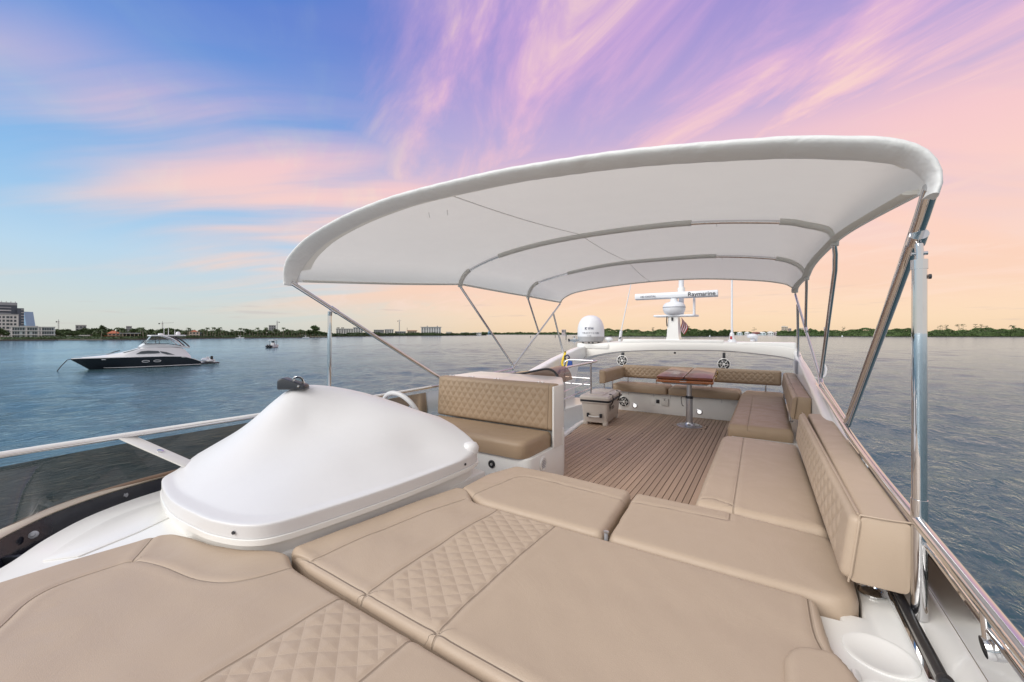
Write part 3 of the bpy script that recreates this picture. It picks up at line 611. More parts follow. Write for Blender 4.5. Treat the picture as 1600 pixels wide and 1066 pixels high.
# ---------------------------------------------------------------- side benches and aft sofa
sb = thing('bench_locker', 'white moulded base under the right side bench cushions', 'base', (-.1, 4.5, 0))
put(MB().prism([(-.295, 2.25), (-.295, 6.94), (.33, 6.94), (.33, 2.25)], -.02, .335).obj('base', WHITE, bevel=.015), sb)
put(MB().prism([(-.30, 3.99), (.24, 3.99), (.24, 4.42), (-.30, 4.42)], .335, .352).obj('lid', WHITE, bevel=.006), sb)
for p in ((.02, 4.36), (.13, 4.05)):
    put(MB().prism(round_poly([(p[0] - .03, p[1] - .008), (p[0] + .03, p[1] - .008), (p[0] + .03, p[1] + .008), (p[0] - .03, p[1] + .008)], .006), .352, .355).obj('finger_pull', GREY), sb)
E_ = cushion('bench_cushion', round_poly([(-.335, 2.305), (-.345, 3.90), (-.31, 3.97), (-.16, 3.985), (.21, 3.93), (.235, 2.9), (.24, 2.29), (-.12, 2.305)], .04, 4), .335, .455, seams=[[(-.148, 2.31), (-.155, 2.8), (-.175, 3.98)], [(-.335, 2.36), (-.25, 2.395), (-.15, 2.36)]], r=.045, crown=.008, seed=12)
tag(E_, 'long tan bench cushion along the right side next to the sun pad', 'cushion')
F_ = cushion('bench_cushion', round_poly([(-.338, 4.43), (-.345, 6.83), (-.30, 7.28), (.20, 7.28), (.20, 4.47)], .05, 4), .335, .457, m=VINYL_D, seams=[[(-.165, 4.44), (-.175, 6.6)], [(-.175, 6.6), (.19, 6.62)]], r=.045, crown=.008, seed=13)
tag(F_, 'tan corner bench cushion behind the white gap in the right side bench', 'cushion')
ab = thing('bench_locker', 'white moulded base under the aft sofa with lockers and courtesy lights', 'base', (-1.3, 7.2, 0))
put(MB().prism(round_poly([(-2.34, 6.955), (-.28, 6.955), (-.28, 7.45), (-2.34, 7.45)], .02, 3), -.02, .345).obj('base', WHITE, bevel=.008), ab)
for x0, x1 in ((-2.05, -1.62), (-1.36, -.60)):
    fr = MB(); y = 6.9535
    for a in ((x0, x1, .318, .322), (x0, x0 + .005, .27, .32), (x1 - .005, x1, .27, .32)): fr.box(a[0], a[1], y - .0006, y + .003, a[2], a[3])
    put(fr.obj('locker_gap', GREY, smooth=False), ab)
RY = Matrix.Rotation(R(90), 4, 'X')
for x in (-1.94, -.92):
    bz_ = put(MB().lathe([(.048, 0), (.046, .008), (.034, .012), (.030, .008)], (x, 6.955, .098), 24, RY).obj('light_bezel', ALU), ab)
    sub(MB().lathe([(0, .006), (.030, .006), (.028, .011), (0, .013)], (x, 6.955, .098), 20, RY).obj('light_lens', LAMP), bz_)
put(MB().box(-1.585, -1.53, 6.945, 6.957, .175, .235).obj('socket', BLACK, bevel=.004), ab)
put(MB().box(-1.50, -1.385, 6.925, 6.957, .145, .265).obj('switch_panel', GREYW, bevel=.01), ab)
put(MB().lathe([(0, 0), (.009, 0), (.009, .006), (0, .006)], (-1.445, 6.925, .245), 12, RY).obj('button', BLACK), ab)
put(MB().box(-1.68, -1.60, 6.95, 6.957, .13, .26).obj('blank_plate', WHITE, bevel=.002), ab)
for x0, x1, lab in ((-2.33, -1.392, 'tan aft sofa seat cushion behind the cooler'), (-1.378, -.352, 'tan aft sofa seat cushion behind the table')):
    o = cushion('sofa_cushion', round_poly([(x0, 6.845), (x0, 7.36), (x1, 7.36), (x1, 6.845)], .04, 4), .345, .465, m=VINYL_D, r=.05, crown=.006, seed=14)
    tag(o, lab, 'cushion')
# ---------------------------------------------------------------- backrests
def backrest(label, o, ux, up, nrm, w, h, t, quilt=None, m=None, posts=(), seams=(), r=.035, rad=.03, pitch=.09, slope=1.1, seed=2, footz=None):
    root = thing('backrest', label, 'backrest', (o[0], o[1], 0))
    M = upright(o, ux, up, nrm)
    sm = list(seams)
    q = []
    if quilt:
        q = [([(quilt[0], quilt[2]), (quilt[1], quilt[2]), (quilt[1], quilt[3]), (quilt[0], quilt[3])], pitch, slope)]
    c = cushion('pad', round_poly([(0, 0), (w, 0), (w, h), (0, h)], rad, 4), 0, t, m=m or VINYL_D, M=M, r=r, res=.008, quilts=q, puff=.0078, seams=sm, seed=seed, crown=.008)
    put(c, root)
    # piped back edge
    loop = round_poly([(0, 0), (w, 0), (w, h), (0, h)], rad, 4); loop.append(loop[0])
    sub(MB().tube([M @ Vector((x, y, .006)) for x, y in loop], .004, 6).obj('piping', m or VINYL_D), c)
    for px in posts:
        a = M @ Vector((px, .03, t * .5)); put(MB().tube([a, (a.x, a.y, footz)], .012, 10).obj('post', STEEL), root)
        put(MB().lathe([(.03, 0), (.03, .006), (.014, .012)], (a.x, a.y, footz - .004), 16).obj('post_foot', STEEL), root)
    return root
# near right-hand backrest: the inner face is quilted and leans out
bz = .50
b1 = backrest('big tan side backrest on the right, its plain square end toward the viewer', (.212, 3.84, bz), (.0145, -1, 0), (.12, 0, 1), (-1, 0, .12), 2.068, .228, .032, quilt=(.05, 1.95, .02, .21), m=VINYL, posts=(), r=.024, pitch=.09, slope=.8, seed=21)
# body of the bolster behind the quilted face, with end panel
body = MB().prism(round_poly([(.232, .497), (.388, .500), (.392, .735), (.262, .730)], .022, 4), 0, 2.06, Matrix(((1, 0, 0, 0), (0, 0, 1, 1.775), (0, 1, 0, 0), (0, 0, 0, 1))))
bo = body.obj('bolster', VINYL, bevel=.010, seg=2); put(bo, b1)
for (xa, za), (xb, zb) in (((.262, .733), (.232, .497)), ((.262, .733), (.392, .738))):
    put(MB().tube([(xa, 1.776, za), ((xa + xb) / 2 + .002, 1.772, (za + zb) / 2), (xb, 1.776, zb)], .0032, 6, 4).obj('piping', VINYL), b1)
put(MB().tube([(.258, 1.78, .735), (.240, 2.8, .737), (.224, 3.82, .735)], .0038, 6, 6).obj('piping', VINYL), b1)
for y in (1.93, 3.6):
    put(MB().tube([(.318, y, .44), (.318, y, .505)], .016, 14).obj('post', STEEL), b1)
    put(MB().lathe([(.040, 0), (.040, .006), (.030, .010), (.028, .006), (0, .006)], (.318, y, .4385 if y > 2 else .4045), 22).obj('post_foot', STEEL), b1)
b2 = backrest('tan side backrest of the corner sofa in front of the arch leg', (.20, 7.22, .55), (0, -1, 0), (.12, 0, 1), (-1, 0, .12), 2.72, .215, .03, quilt=(.25, 2.55, .03, .19), posts=(.5, 2.2), footz=.44, seed=22)
put(MB().prism(round_poly([(.195, .552), (.325, .555), (.335, .760), (.225, .768)], .02, 4), 0, 2.70, Matrix(((1, 0, 0, 0), (0, 0, 1, 4.51), (0, 1, 0, 0), (0, 0, 0, 1)))).obj('bolster', VINYL_D, bevel=.010), b2)
put(MB().tube([(.222, 4.507, .770), (.196, 4.505, .55)], .003, 6).obj('piping', VINYL), b2)
b3 = backrest('long tan quilted backrest of the aft sofa left of the table', (-2.25, 7.30, .545), (1, 0, 0), (0, .10, 1), (0, -1, .10), 1.20, .225, .09, quilt=(.03, 1.17, .035, .19), posts=(.10, .6, 1.1), footz=.40, seed=23)
b4 = backrest('long tan quilted backrest of the aft sofa right of the table', (-1.03, 7.32, .55), (1, 0, 0), (0, .10, 1), (0, -1, .10), 1.20, .225, .09, quilt=(.03, 1.12, .035, .19), posts=(.25, 1.0), footz=.40, seed=24)
b5 = backrest('short tan return backrest at the left end of the aft sofa', (-2.31, 6.22, .535), (0, 1, 0), (0, 0, 1), (1, 0, 0), 1.02, .215, .10, posts=(.08, .5), footz=.02, seed=25)
# ---------------------------------------------------------------- companion seat module on the left
hm = thing('seat_module', 'white moulded companion seat module with rounded back beside the stairs', 'seat module', (-2.4, 3.4, 0))
put(MB().prism(round_poly([(-3.06, 2.79), (-1.63, 2.79), (-1.63, 3.45), (-1.78, 3.78), (-2.06, 4.30), (-3.06, 4.35)], [.02, .08, .05, .1, .1, .02]), -.02, .318).obj('base', WHITE, bevel=.015), hm)
bk = [(-3.06, 3.36), (-1.628, 3.34), (-1.632, 3.45), (-1.80, 3.78), (-1.90, 3.98), (-3.06, 4.02)]
put(MB().prism(round_poly(bk, [.02, .04, .03, .08, .1, .02]), .318, .872).obj('back', WHITE, bevel=.035, seg=4), hm)
put(MB().prism(round_poly([(-1.640, 3.22), (-1.622, 3.22), (-1.622, 3.40), (-1.640, 3.40)], .006), .31, .868).obj('cheek', WHITE, bevel=.005), hm)
for x in (-3.0, -2.72, -2.38, -1.86):
    put(MB().box(x - .035, x - .008, 3.40, 3.425, .871, .880).obj('hinge', ALU, bevel=.003), hm); put(MB().box(x + .008, x + .035, 3.40, 3.425, .871, .880).obj('hinge', ALU, bevel=.003), hm)
put(MB().lathe([(.034, 0), (.034, .008), (.024, .012), (.022, .006), (.016, .004)], (-2.0, 2.79, .225), 24, RY).obj('socket_ring', BLACK), hm)
put(MB().lathe([(0, .004), (.014, .004), (.012, .012), (0, .014)], (-2.0, 2.79, .225), 20, RY).obj('socket_plug', ALU), hm)
RXp = Matrix.Rotation(R(90), 4, 'Y')
put(MB().lathe([(.062, 0), (.060, .008), (.050, .010), (.048, .006), (0, .006)], (-1.63, 3.03, .225), 26, RXp).obj('grille_ring', WHITE), hm)
for k in range(5):
    put(MB().box(-1.626, -1.620, 3.03 - .036 + .005 * abs(k - 2), 3.03 + .036 - .005 * abs(k - 2), .195 + .014 * k, .201 + .014 * k).obj('grille_slat', GREY), hm)
put(MB().box(-1.640, -1.620, 3.40, 3.44, .30, .46).obj('latch', WHITE, bevel=.006), hm)
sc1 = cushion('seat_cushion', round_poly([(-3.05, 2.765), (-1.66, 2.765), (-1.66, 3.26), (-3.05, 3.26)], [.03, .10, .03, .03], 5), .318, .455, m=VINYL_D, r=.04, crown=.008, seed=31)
tag(sc1, 'plain tan seat cushion of the companion seat in front of the steering wheel', 'cushion')
sbk = backrest('tan diamond quilted backrest of the companion seat', (-3.07, 3.335, .452), (1, 0, 0), (0, .06, 1), (0, -1, .06), 1.432, .425, .10, quilt=(.03, 1.36, .03, .40), pitch=.11, slope=1.4, seed=32, seams=[[(1.375, .01), (1.375, .415)]])
ht = thing('hatch_cover', 'smoked curved stair hatch cover with black edge behind the companion seat', 'hatch', (-2.3, 4.2, .8))
arcp = crom([(-2.75, 4.12, .835), (-2.50, 4.12, .865), (-2.30, 4.12, .91), (-2.17, 4.12, .935), (-2.08, 4.12, .915), (-2.02, 4.10, .86), (-1.985, 4.08, .78)], 5)
put(MB().grid([[(p.x, p.y, p.z) for p in arcp], [(p.x - .02, p.y + .4, p.z + .01) for p in arcp]]).obj('pane', SMOKE), ht)
put(MB().tube(arcp, .013, 10).obj('edge_seal', BLACK), ht)
put(MB().grid([[(p.x, p.y + .012, p.z) for p in arcp], [(p.x, p.y + .012, .60) for p in arcp]]).obj('front_pane', SMOKE), ht)
# ---------------------------------------------------------------- console cover
foot = [(-2.96, 1.0), (-2.86, .86), (-2.74, .78), (-2.4, .715), (-2.1, .72), (-1.95, .74), (-1.81, .79), (-1.73, .88), (-1.68, 1.1), (-1.635, 1.4), (-1.61, 1.75), (-1.61, 2.02), (-1.66, 2.14), (-1.78, 2.18), (-2.3, 2.20), (-2.8, 2.18), (-2.98, 2.05), (-3.0, 1.5)]
foot = [(p.x, p.y) for p in crom([(x, y, 0) for x, y in foot + [foot[0]]], 4)][:-1]
ctrl = [(-2.60, 1.42, .985), (-2.68, 1.46, .99), (-2.55, 1.56, .975), (-2.50, 1.825, .93), (-2.25, 1.93, .855), (-2.0, 2.01, .775), (-1.8, 2.08, .668), (-1.69, 2.11, .61), (-2.80, 1.46, .915), (-2.88, 1.46, .855), (-2.88, 1.33, .79), (-2.88, 1.19, .715), (-2.88, 1.01, .63), (-2.84, .90, .575),
        (-2.6, .80, .56), (-2.3, .77, .556), (-2.0, .79, .556), (-1.82, .86, .556), (-1.73, 1.1, .558), (-1.68, 1.5, .565), (-1.66, 1.85, .572), (-2.3, 1.2, .705), (-2.3, 1.55, .815), (-2.0, 1.3, .655), (-2.0, 1.65, .722), (-2.55, 1.1, .745), (-2.6, 1.28, .885), (-2.42, 1.40, .825), (-2.75, 1.20, .775), (-1.85, 1.4, .608), (-1.83, 1.8, .632),
        (-2.6, 2.12, .80), (-2.2, 2.15, .76), (-2.9, 1.8, .80), (-2.75, 1.75, .92)]
cp = np.array(ctrl); K = lambda r2: np.where(r2 > 1e-12, .5 * r2 * np.log(np.maximum(r2, 1e-12)), 0)
d2 = ((cp[:, None, :2] - cp[None, :, :2]) ** 2).sum(-1); nC = len(cp)
Am = np.zeros((nC + 3, nC + 3)); Am[:nC, :nC] = K(d2) + np.eye(nC) * .004; Am[:nC, nC] = 1; Am[:nC, nC + 1:] = cp[:, :2]; Am[nC:, :nC] = Am[:nC, nC:].T
wts = np.linalg.solve(Am, np.concatenate([cp[:, 2], np.zeros(3)]))
def tps(P): return K(((P[:, None] - cp[None, :, :2]) ** 2).sum(-1)) @ wts[:nC] + wts[nC] + P @ wts[nC + 1:]
def cover():
    root = thing('console_cover', 'white moulded weather cover over the helm console, peaked on the left', 'cover', (-2.3, 1.4, .42))
    nr, out = 40, np.array(foot); cen = np.array([-2.38, 1.42]); rows = []
    for i in range(nr + 1):
        t = (i / nr) ** 1.5
        P = cen + (out - cen) * (1 - t)
        d = (1 - (1 - t)) * np.hypot(*(out - cen).T)           # distance in from the rim
        e = np.sqrt(np.clip(1 - (1 - np.clip(d / .022, 0, 1)) ** 2, 0, 1))
        z = .555 + (np.maximum(tps(P), .56) - .555) * e
        rows.append([(p[0], p[1], zz) for p, zz in zip(np.vstack([P, P[:1]]), np.append(z, z[0]))])
    lipz = [[(p[0], p[1], z) for p in np.vstack([out, out[:1]])] for z in (.500, .548)]
    o = put(MB().grid([lipz[0], lipz[1]] + rows).obj('shell', COVER, ang=65), root)
    o2 = cen + (out - cen) * 1.008; o3 = cen + (out - cen) * .97
    fl = [[(p[0], p[1], z) for p in np.vstack([q, q[:1]])] for q, z in ((out * 1.0, .499), (o2, .497), (o2, .474), (o3, .470), (o3, .40))]
    put(MB().grid(fl).obj('flange', WHITE, ang=50), root)
    for x, y, nx_, ny_ in ((-1.86, .762, .35, -.94), (-2.84, .83, -.6, -.8), (-1.604, 1.95, 1, 0)):
        put(MB().lathe([(0, 0), (.008, 0), (.007, .004), (0, .005)], (x, y, .525), 12, Vector((0, 0, 1)).rotation_difference(Vector((nx_, ny_, 0))).to_matrix().to_4x4()).obj('screw', DARK), root)
    # hinge boss at the aft corner
    put(MB().lathe([(0, -.02), (.05, -.02), (.055, .02), (.04, .045), (.02, .052), (0, .053)], (-1.665, 2.08, .575), 20).obj('corner_boss', COVER), root)
    return root
cover()
nl = thing('navigation_light', 'black wedge shaped lamp with clear dome lens on the peak of the console cover', 'lamp', (-2.62, 1.42, 1.0))
ML = Matrix.Translation((-2.62, 1.42, .985)) @ Matrix.Rotation(R(38), 4, 'Z')
put(MB().prism([(-.085, .0), (-.085, .055), (-.072, .072), (-.05, .075), (.06, .036), (.085, .028), (.09, .0)], -.042, .042, ML @ Matrix.Rotation(R(90), 4, 'X')).obj('housing', DARK, bevel=.012, seg=3), nl)
put(MB().lathe([(.040, 0), (.039, .016), (.033, .032), (.020, .042), (0, .046)], ML @ Vector((.028, 0, .036)), 24).obj('lens', CLEAR), nl)
put(MB().tube([ML @ Vector((.028 + .041 * math.cos(a), .0, .036 + .046 * math.sin(a))) for a in np.linspace(0, math.pi, 12)], .003, 8).obj('lens_hoop', STEEL), nl)
put(MB().lathe([(0, 0), (.008, 0), (.006, .004), (0, .005)], ML @ Vector((.05, -.043, .022)), 12, (ML @ Matrix.Rotation(R(90), 4, 'X')).to_3x3().to_4x4()).obj('screw', STEEL), nl)
# ---------------------------------------------------------------- steering wheel
sw = thing('steering_wheel', 'pale grey leather steering wheel just showing above the console cover', 'steering wheel', (-2.55, 2.28, .68))
MW = Matrix.Translation((-2.55, 2.28, .675)) @ Matrix.Rotation(R(-68), 4, 'X')
ring = [MW @ Vector((.205 * math.cos(a), .205 * math.sin(a), 0)) for a in np.linspace(0, 2 * math.pi, 49)]
rim_ = put(MB().tube(ring, .019, 12).obj('rim', LGREY), sw)
for a in (-.6, 1.05, 2.1, 3.7):
    put(MB().tube([MW @ Vector((.03 * math.cos(a), .03 * math.sin(a), -.03)), MW @ Vector((.12 * math.cos(a), .12 * math.sin(a), -.02)), MW @ Vector((.20 * math.cos(a), .20 * math.sin(a), 0))], .008, 8).obj('spoke', STEEL), sw)
for a in (1.25, 1.5):
    c = MW @ Vector((.205 * math.cos(a), .205 * math.sin(a), 0)); t = (MW.to_3x3() @ Vector((-math.sin(a), math.cos(a), 0))).normalized()
    sub(MB().tube([c - t * .006, c + t * .006], .0205, 12).obj('rim_band', GREY), rim_)
put(MB().lathe([(0, -.05), (.045, -.05), (.05, -.01), (.03, 0), (0, 0)], MW @ Vector((0, 0, 0)), 20, MW.to_3x3().to_4x4()).obj('hub', STEEL), sw)
put(MB().tube([MW @ Vector((0, 0, -.04)), (-2.55, 2.12, .60)], .022, 12).obj('column', STEEL), sw)
# ---------------------------------------------------------------- table
tb = thing('pedestal_table', 'varnished mahogany folding table on an aluminium pedestal', 'table', (-.963, 6.266, 0))
MT = Matrix.Translation((-.963, 6.266, 0)) @ Matrix.Rotation(R(4), 4, 'Z')
put(MB().prism(round_poly([(-.335, -.77), (-.006, -.77), (-.006, .77), (-.335, .77)], .012), .752, .787, MT).obj('leaf', MAHOG, bevel=.006), tb)
put(MB().prism(round_poly([(.006, -.77), (.335, -.77), (.335, .77), (.006, .77)], .012), .752, .787, MT).obj('leaf', MAHOG, bevel=.006), tb)
put(MB().prism(round_poly([(-.34, -.775), (.34, -.775), (.34, .775), (-.34, .775)], .02), .708, .744, MT).obj('frame', MAHOG_E, bevel=.008), tb)
put(MB().box(-.31, .31, -.74, .74, .742, .754, MT).obj('hinge_gap', BLACK), tb)
tray = [[MT @ Vector(p) for p in ((-a, -b, z), (a, -b, z), (a, b, z), (-a, b, z), (-a, -b, z))] for a, b, z in ((.30, .72, .709), (.26, .64, .676), (.0, .0, .675))]
put(MB().grid(tray).obj('tray', GREY, ang=30), tb)
for yy in (-.35, .35):
    put(MB().tube([MT @ Vector((.345, yy, .72)), MT @ Vector((.358, yy, .76)), MT @ Vector((.345, yy, .785))], .007, 8, 4).obj('brass_hinge', mat('brass', (.55, .40, .16), rough=.25, metal=1.)), tb)
put(MB().box(-.04, .04, -.785, -.773, .748, .762, MT).obj('latch', DARK, bevel=.003), tb)
put(MB().box(-.05, .03, -.781, -.774, .726, .733, MT).obj('name_plate', ALU), tb)
put(MB().lathe([(0, .0045), (.172, .0045), (.172, .012), (.155, .020), (.07, .030), (.060, .042), (.056, .06), (0, .06)], (-.963, 6.266, 0), 40).obj('foot_plate', ALU), tb)
put(MB().lathe([(.046, .05), (.046, .425)], (-.963, 6.266, 0), 28).obj('lower_column', ALU), tb)
put(MB().lathe([(.051, .405), (.051, .440), (.036, .442)], (-.963, 6.266, 0), 28).obj('collar', DARK), tb)
put(MB().lathe([(.035, .44), (.035, .70)], (-.963, 6.266, 0), 28).obj('upper_column', ALU), tb)
put(MB().tube([(-1.005, 6.24, .422), (-1.06, 6.22, .42), (-1.062, 6.22, .36), (-1.05, 6.225, .30), (-1.03, 6.23, .292)], .005, 8, 4).obj('lever', DARK), tb)
for a in range(6):
    put(MB().lathe([(0, 0), (.008, 0), (.007, .003), (0, .004)], (-.963 + .135 * math.cos(a * 1.047 + .3), 6.266 + .135 * math.sin(a * 1.047 + .3), .0215), 10).obj('screw', DARK), tb)
# ---------------------------------------------------------------- cooler
ck = thing('cooler', 'tan hard plastic cooler with black gasket standing on the teak sole', 'cooler', (-2.165, 5.92, 0))
MC = Matrix.Translation((-2.165, 5.92, 0)) @ Matrix.Rotation(R(5), 4, 'Z')
def ring4(a, b, z, rd=.03): return [MC @ Vector((x, y, z)) for x, y in (lambda q: q + q[:1])(round_poly([(-a, -b), (a, -b), (a, b), (-a, b)], rd, 4))]
put(MB().grid([ring4(.0, .0, .042, 0), ring4(.170, .352, .042), ring4(.176, .360, .05), ring4(.196, .392, .325), ring4(.196, .392, .332), ring4(.0, .0, .332, 0)]).obj('body', COOLER, ang=35), ck)
for sx in (-1, 1):
    for sy in (-1, 1):
        put(MB().prism(round_poly([(sx * .11, sy * .27), (sx * .180, sy * .27), (sx * .180, sy * .362), (sx * .11, sy * .362)], .02, 3), .0045, .06, MC).obj('foot', COOLER, bevel=.008), ck)
put(MB().grid([ring4(.19, .385, .325), ring4(.212, .410, .335), ring4(.214, .412, .348), ring4(.19, .385, .352)]).obj('rim', COOLER, ang=50), ck)
put(MB().grid([ring4(.19, .385, .345), ring4(.213, .411, .350), ring4(.213, .411, .378), ring4(.19, .385, .382)]).obj('gasket', BLACK, ang=50), ck)
lid_ = put(MB().grid([ring4(.19, .385, .376), ring4(.220, .418, .380), ring4(.222, .420, .412), ring4(.205, .400, .436), ring4(.17, .36, .444), ring4(.0, .0, .446, 0)]).obj('lid', COOLER, ang=30), ck)
sub(MB().prism(round_poly([(-.12, -.33), (.12, -.33), (.12, -.06), (-.12, -.06)], .03), .440, .456, MC).obj('lid_panel', COOLER, bevel=.006), lid_)
sub(MB().prism(round_poly([(-.12, .06), (.12, .06), (.12, .33), (-.12, .33)], .03), .440, .456, MC).obj('lid_panel', COOLER, bevel=.006), lid_)
for yy in (-.22, .20):
    put(MB().tube([MC @ Vector((.205, yy, .300)), MC @ Vector((.228, yy, .34)), MC @ Vector((.234, yy, .39)), MC @ Vector((.214, yy, .44)), MC @ Vector((.18, yy, .452))], .014, 8, 4, ry=.008).obj('latch', BLACK), ck)
    sub(MB().box(.150, .232, yy - .055, yy - .03, .375, .447, MC).obj('latch_guard', COOLER, bevel=.008), lid_)
    sub(MB().box(.150, .232, yy + .03, yy + .055, .375, .447, MC).obj('latch_guard', COOLER, bevel=.008), lid_)
put(MB().box(.20, .236, -.39, .37, .352, .376, MC).obj('latch_bar', BLACK, bevel=.006), ck)
for sx in (-1, 1):
    put(MB().box(sx * .095 - .018, sx * .095 + .018, -.405, -.375, .125, .185, MC).obj('handle_bracket', BLACK, bevel=.008), ck)
put(MB().tube([MC @ Vector((-.08, -.405, .142)), MC @ Vector((0, -.41, .136)), MC @ Vector((.08, -.405, .142))], .011, 10, 4).obj('handle', GREYW), ck)
emb = [(.0, .0), (.02, .03), (.05, .035), (.025, .055), (.035, .09), (.0, .07), (-.03, .095), (-.022, .055), (-.05, .04), (-.018, .03), (-.02, -.02)]
Mside = MC @ upright((.2015, -.255, .225), (0, 1, 0), (.072, 0, 1), (1, 0, -.072))
put(MB().prism(emb, 0, .0015, Mside).obj('emblem', BLACK, smooth=False), ck)
text('rco', .10, BLACK, MC @ upright((.2035, -.105, .252), (0, 1, 0), (.072, 0, 1), (1, 0, -.072)), ck)
# ---------------------------------------------------------------- stair handrail
hr = thing('handrail', 'polished steel guard rail round the stair opening', 'handrail', (-2.4, 5.2, 0))
main = [(-2.19, 4.46, 0), (-2.19, 4.46, .40), (-2.19, 4.46, .78), (-2.19, 4.50, .87), (-2.19, 4.62, .905), (-2.19, 5.2, .915), (-2.20, 5.78, .925)]
put(MB().tube(main, .0165, 12, 6).obj('rail', STEEL), hr)
put(MB().tube([(-2.20, 5.74, .924), (-2.21, 5.83, .925), (-2.30, 5.87, .925), (-2.60, 5.88, .925), (-2.72, 5.88, .915), (-2.76, 5.87, .86), (-2.765, 5.87, .72), (-2.765, 5.87, .10)], .0150, 12, 6).obj('rail', STEEL), hr)
put(MB().tube([(-2.195, 5.55, .918), (-2.21, 5.60, .55), (-2.22, 5.62, .02)], .0145, 12).obj('post', STEEL), hr)
for z in (.60, .50):
    put(MB().tube([(-2.19, 4.47, z), (-2.205, 5.6, z + .045)], .0065, 8).obj('mid_rail', STEEL), hr)
    put(MB().tube([(-2.22, 5.62, z + .05), (-2.3, 5.86, z + .05), (-2.765, 5.87, z + .05)], .0065, 8).obj('mid_rail', STEEL), hr)
put(MB().lathe([(.035, .0), (.035, .008), (.018, .014)], (-2.19, 4.46, .004), 18).obj('foot', STEEL), hr)
fn = thing('stair_fairing', 'white moulded fairing on the far side of the stair opening', 'fairing', (-2.9, 6.2, 0))
put(MB().prism(round_poly([(-3.11, 5.6), (-2.78, 5.75), (-2.72, 6.4), (-2.50, 6.75), (-2.45, 7.05), (-3.11, 7.1)], .06), -.3, .12).obj('body', WHITE, bevel=.03), fn)
# ---------------------------------------------------------------- bimini
bim = thing('bimini_top', 'white canvas bimini awning on polished steel bows over the flybridge', 'bimini', (-1.3, 3.6, .45))
def resample(pts, n):
    P = crom([(x, 0, z) for x, z in pts], 8); L_ = [0]
    for a, b in zip(P, P[1:]): L_.append(L_[-1] + (b - a).length)
    out = []; k = 0
    for i in range(n):
        t = L_[-1] * i / (n - 1)
        while k < len(P) - 2 and L_[k + 1] < t: k += 1
        f = (t - L_[k]) / max(L_[k + 1] - L_[k], 1e-9); q = P[k].lerp(P[k + 1], min(max(f, 0), 1)); out.append((q.x, q.z))
    return out
NB = 120
front = [(.396, 1.765), (.404, 1.80), (.398, 1.84), (.368, 1.885), (.30, 1.927), (.16, 1.970), (0, 2.008), (-.43, 2.08), (-.8, 2.12), (-1.18, 2.147), (-1.73, 2.158), (-2.05, 2.143), (-2.32, 2.113), (-2.6, 2.06), (-2.77, 2.01), (-2.93, 1.93), (-3.02, 1.845), (-3.045, 1.77), (-3.04, 1.735)]
bow2 = [(.385, 1.975), (.385, 2.02), (.355, 2.085), (.23, 2.14), (.06, 2.19), (-.52, 2.268), (-1.22, 2.29), (-1.87, 2.268), (-2.41, 2.20), (-2.81, 2.085), (-2.935, 1.975), (-2.955, 1.90)]
bow3 = [(.335, 1.925), (.33, 1.98), (.26, 2.085), (.06, 2.175), (-.49, 2.257), (-.98, 2.278), (-1.69, 2.278), (-2.33, 2.215), (-2.83, 2.115), (-2.97, 1.995), (-3.0, 1.89)]
aft = [(.285, 1.845), (.282, 1.88), (.24, 1.935), (.14, 1.985), (-.14, 2.04), (-.75, 2.105), (-1.35, 2.118), (-2.0, 2.09), (-2.6, 2.03), (-2.85, 1.945), (-2.93, 1.86)]
BOWS = [(1.6, resample(front, NB)), (3.5, resample(bow2, NB)), (5.1, resample(bow3, NB)), (6.05, resample(aft, NB))]
def bow_pt(t, i):               # t in 0..3 along the boat, i across
    k = min(int(t), 2); f = t - k
    y0, p0 = BOWS[k]; y1, p1 = BOWS[k + 1]
    y = y0 + (y1 - y0) * f; (xa, za), (xb, zb) = p0[i], p1[i]
    s = math.sin(math.pi * f); e = abs(i / (NB - 1) * 2 - 1)
    inx = (.035 * s * max(0, (e - .85) / .15)) * (-1 if i < NB / 2 else 1)
    w = .0016 * math.sin(i * .275 + 3 * f) * s
    return Vector((xa + (xb - xa) * f + inx, y, za + (zb - za) * f - .022 * s * (1 - e * .5) + w))
rows = [[bow_pt(t, i) for i in range(NB)] for t in np.linspace(0.0, 3, 55)]
put(MB().grid(rows).obj('canopy', CANVAS, ang=80), bim)
fp = [bow_pt(0, i) for i in range(NB)]
ex = fp[0] - (fp[1] - fp[0]).normalized() * .0
fpth = [p + Vector((0, .03, -.022 + .0008 * math.sin(i * 1.7))) for i, p in enumerate(fp)]
tp = [max(.55, math.sqrt(min(1, (min(i, NB - 1 - i) + .3) / 7.0))) for i in range(NB)]
put(MB().tube(fpth, [.024 * t for t in tp], 18, ry=[.078 * (.35 + .65 * t) for t in tp], up=(0, 1, 0)).obj('front_hem', HEM, ang=70), bim)
band = [[bow_pt(t, i) + Vector((0, 0, -dz)) for i in range(4, NB - 4)] for t, dz in ((.02, .045), (.085, .016), (.088, .006))]
put(MB().grid(band).obj('under_band', CANVAS, ang=70), bim)
for i in (0, NB - 1):
    sgn = 1 if i == 0 else -1
    put(MB().tube([bow_pt(t, i) + Vector((-.004 * sgn, 0, .012)) for t in np.linspace(.06, 3, 40)], .007, 8, ry=.034, up=(0, 0, 1) if False else (1, 0, 0)).obj('side_hem', CANVAS, ang=70), bim)
put(MB().tube([bow_pt(3, i) + Vector((0, -.012, -.004)) for i in range(NB)], .010, 8, ry=.02, up=(0, 1, 0)).obj('aft_hem', CANVAS, ang=70), bim)
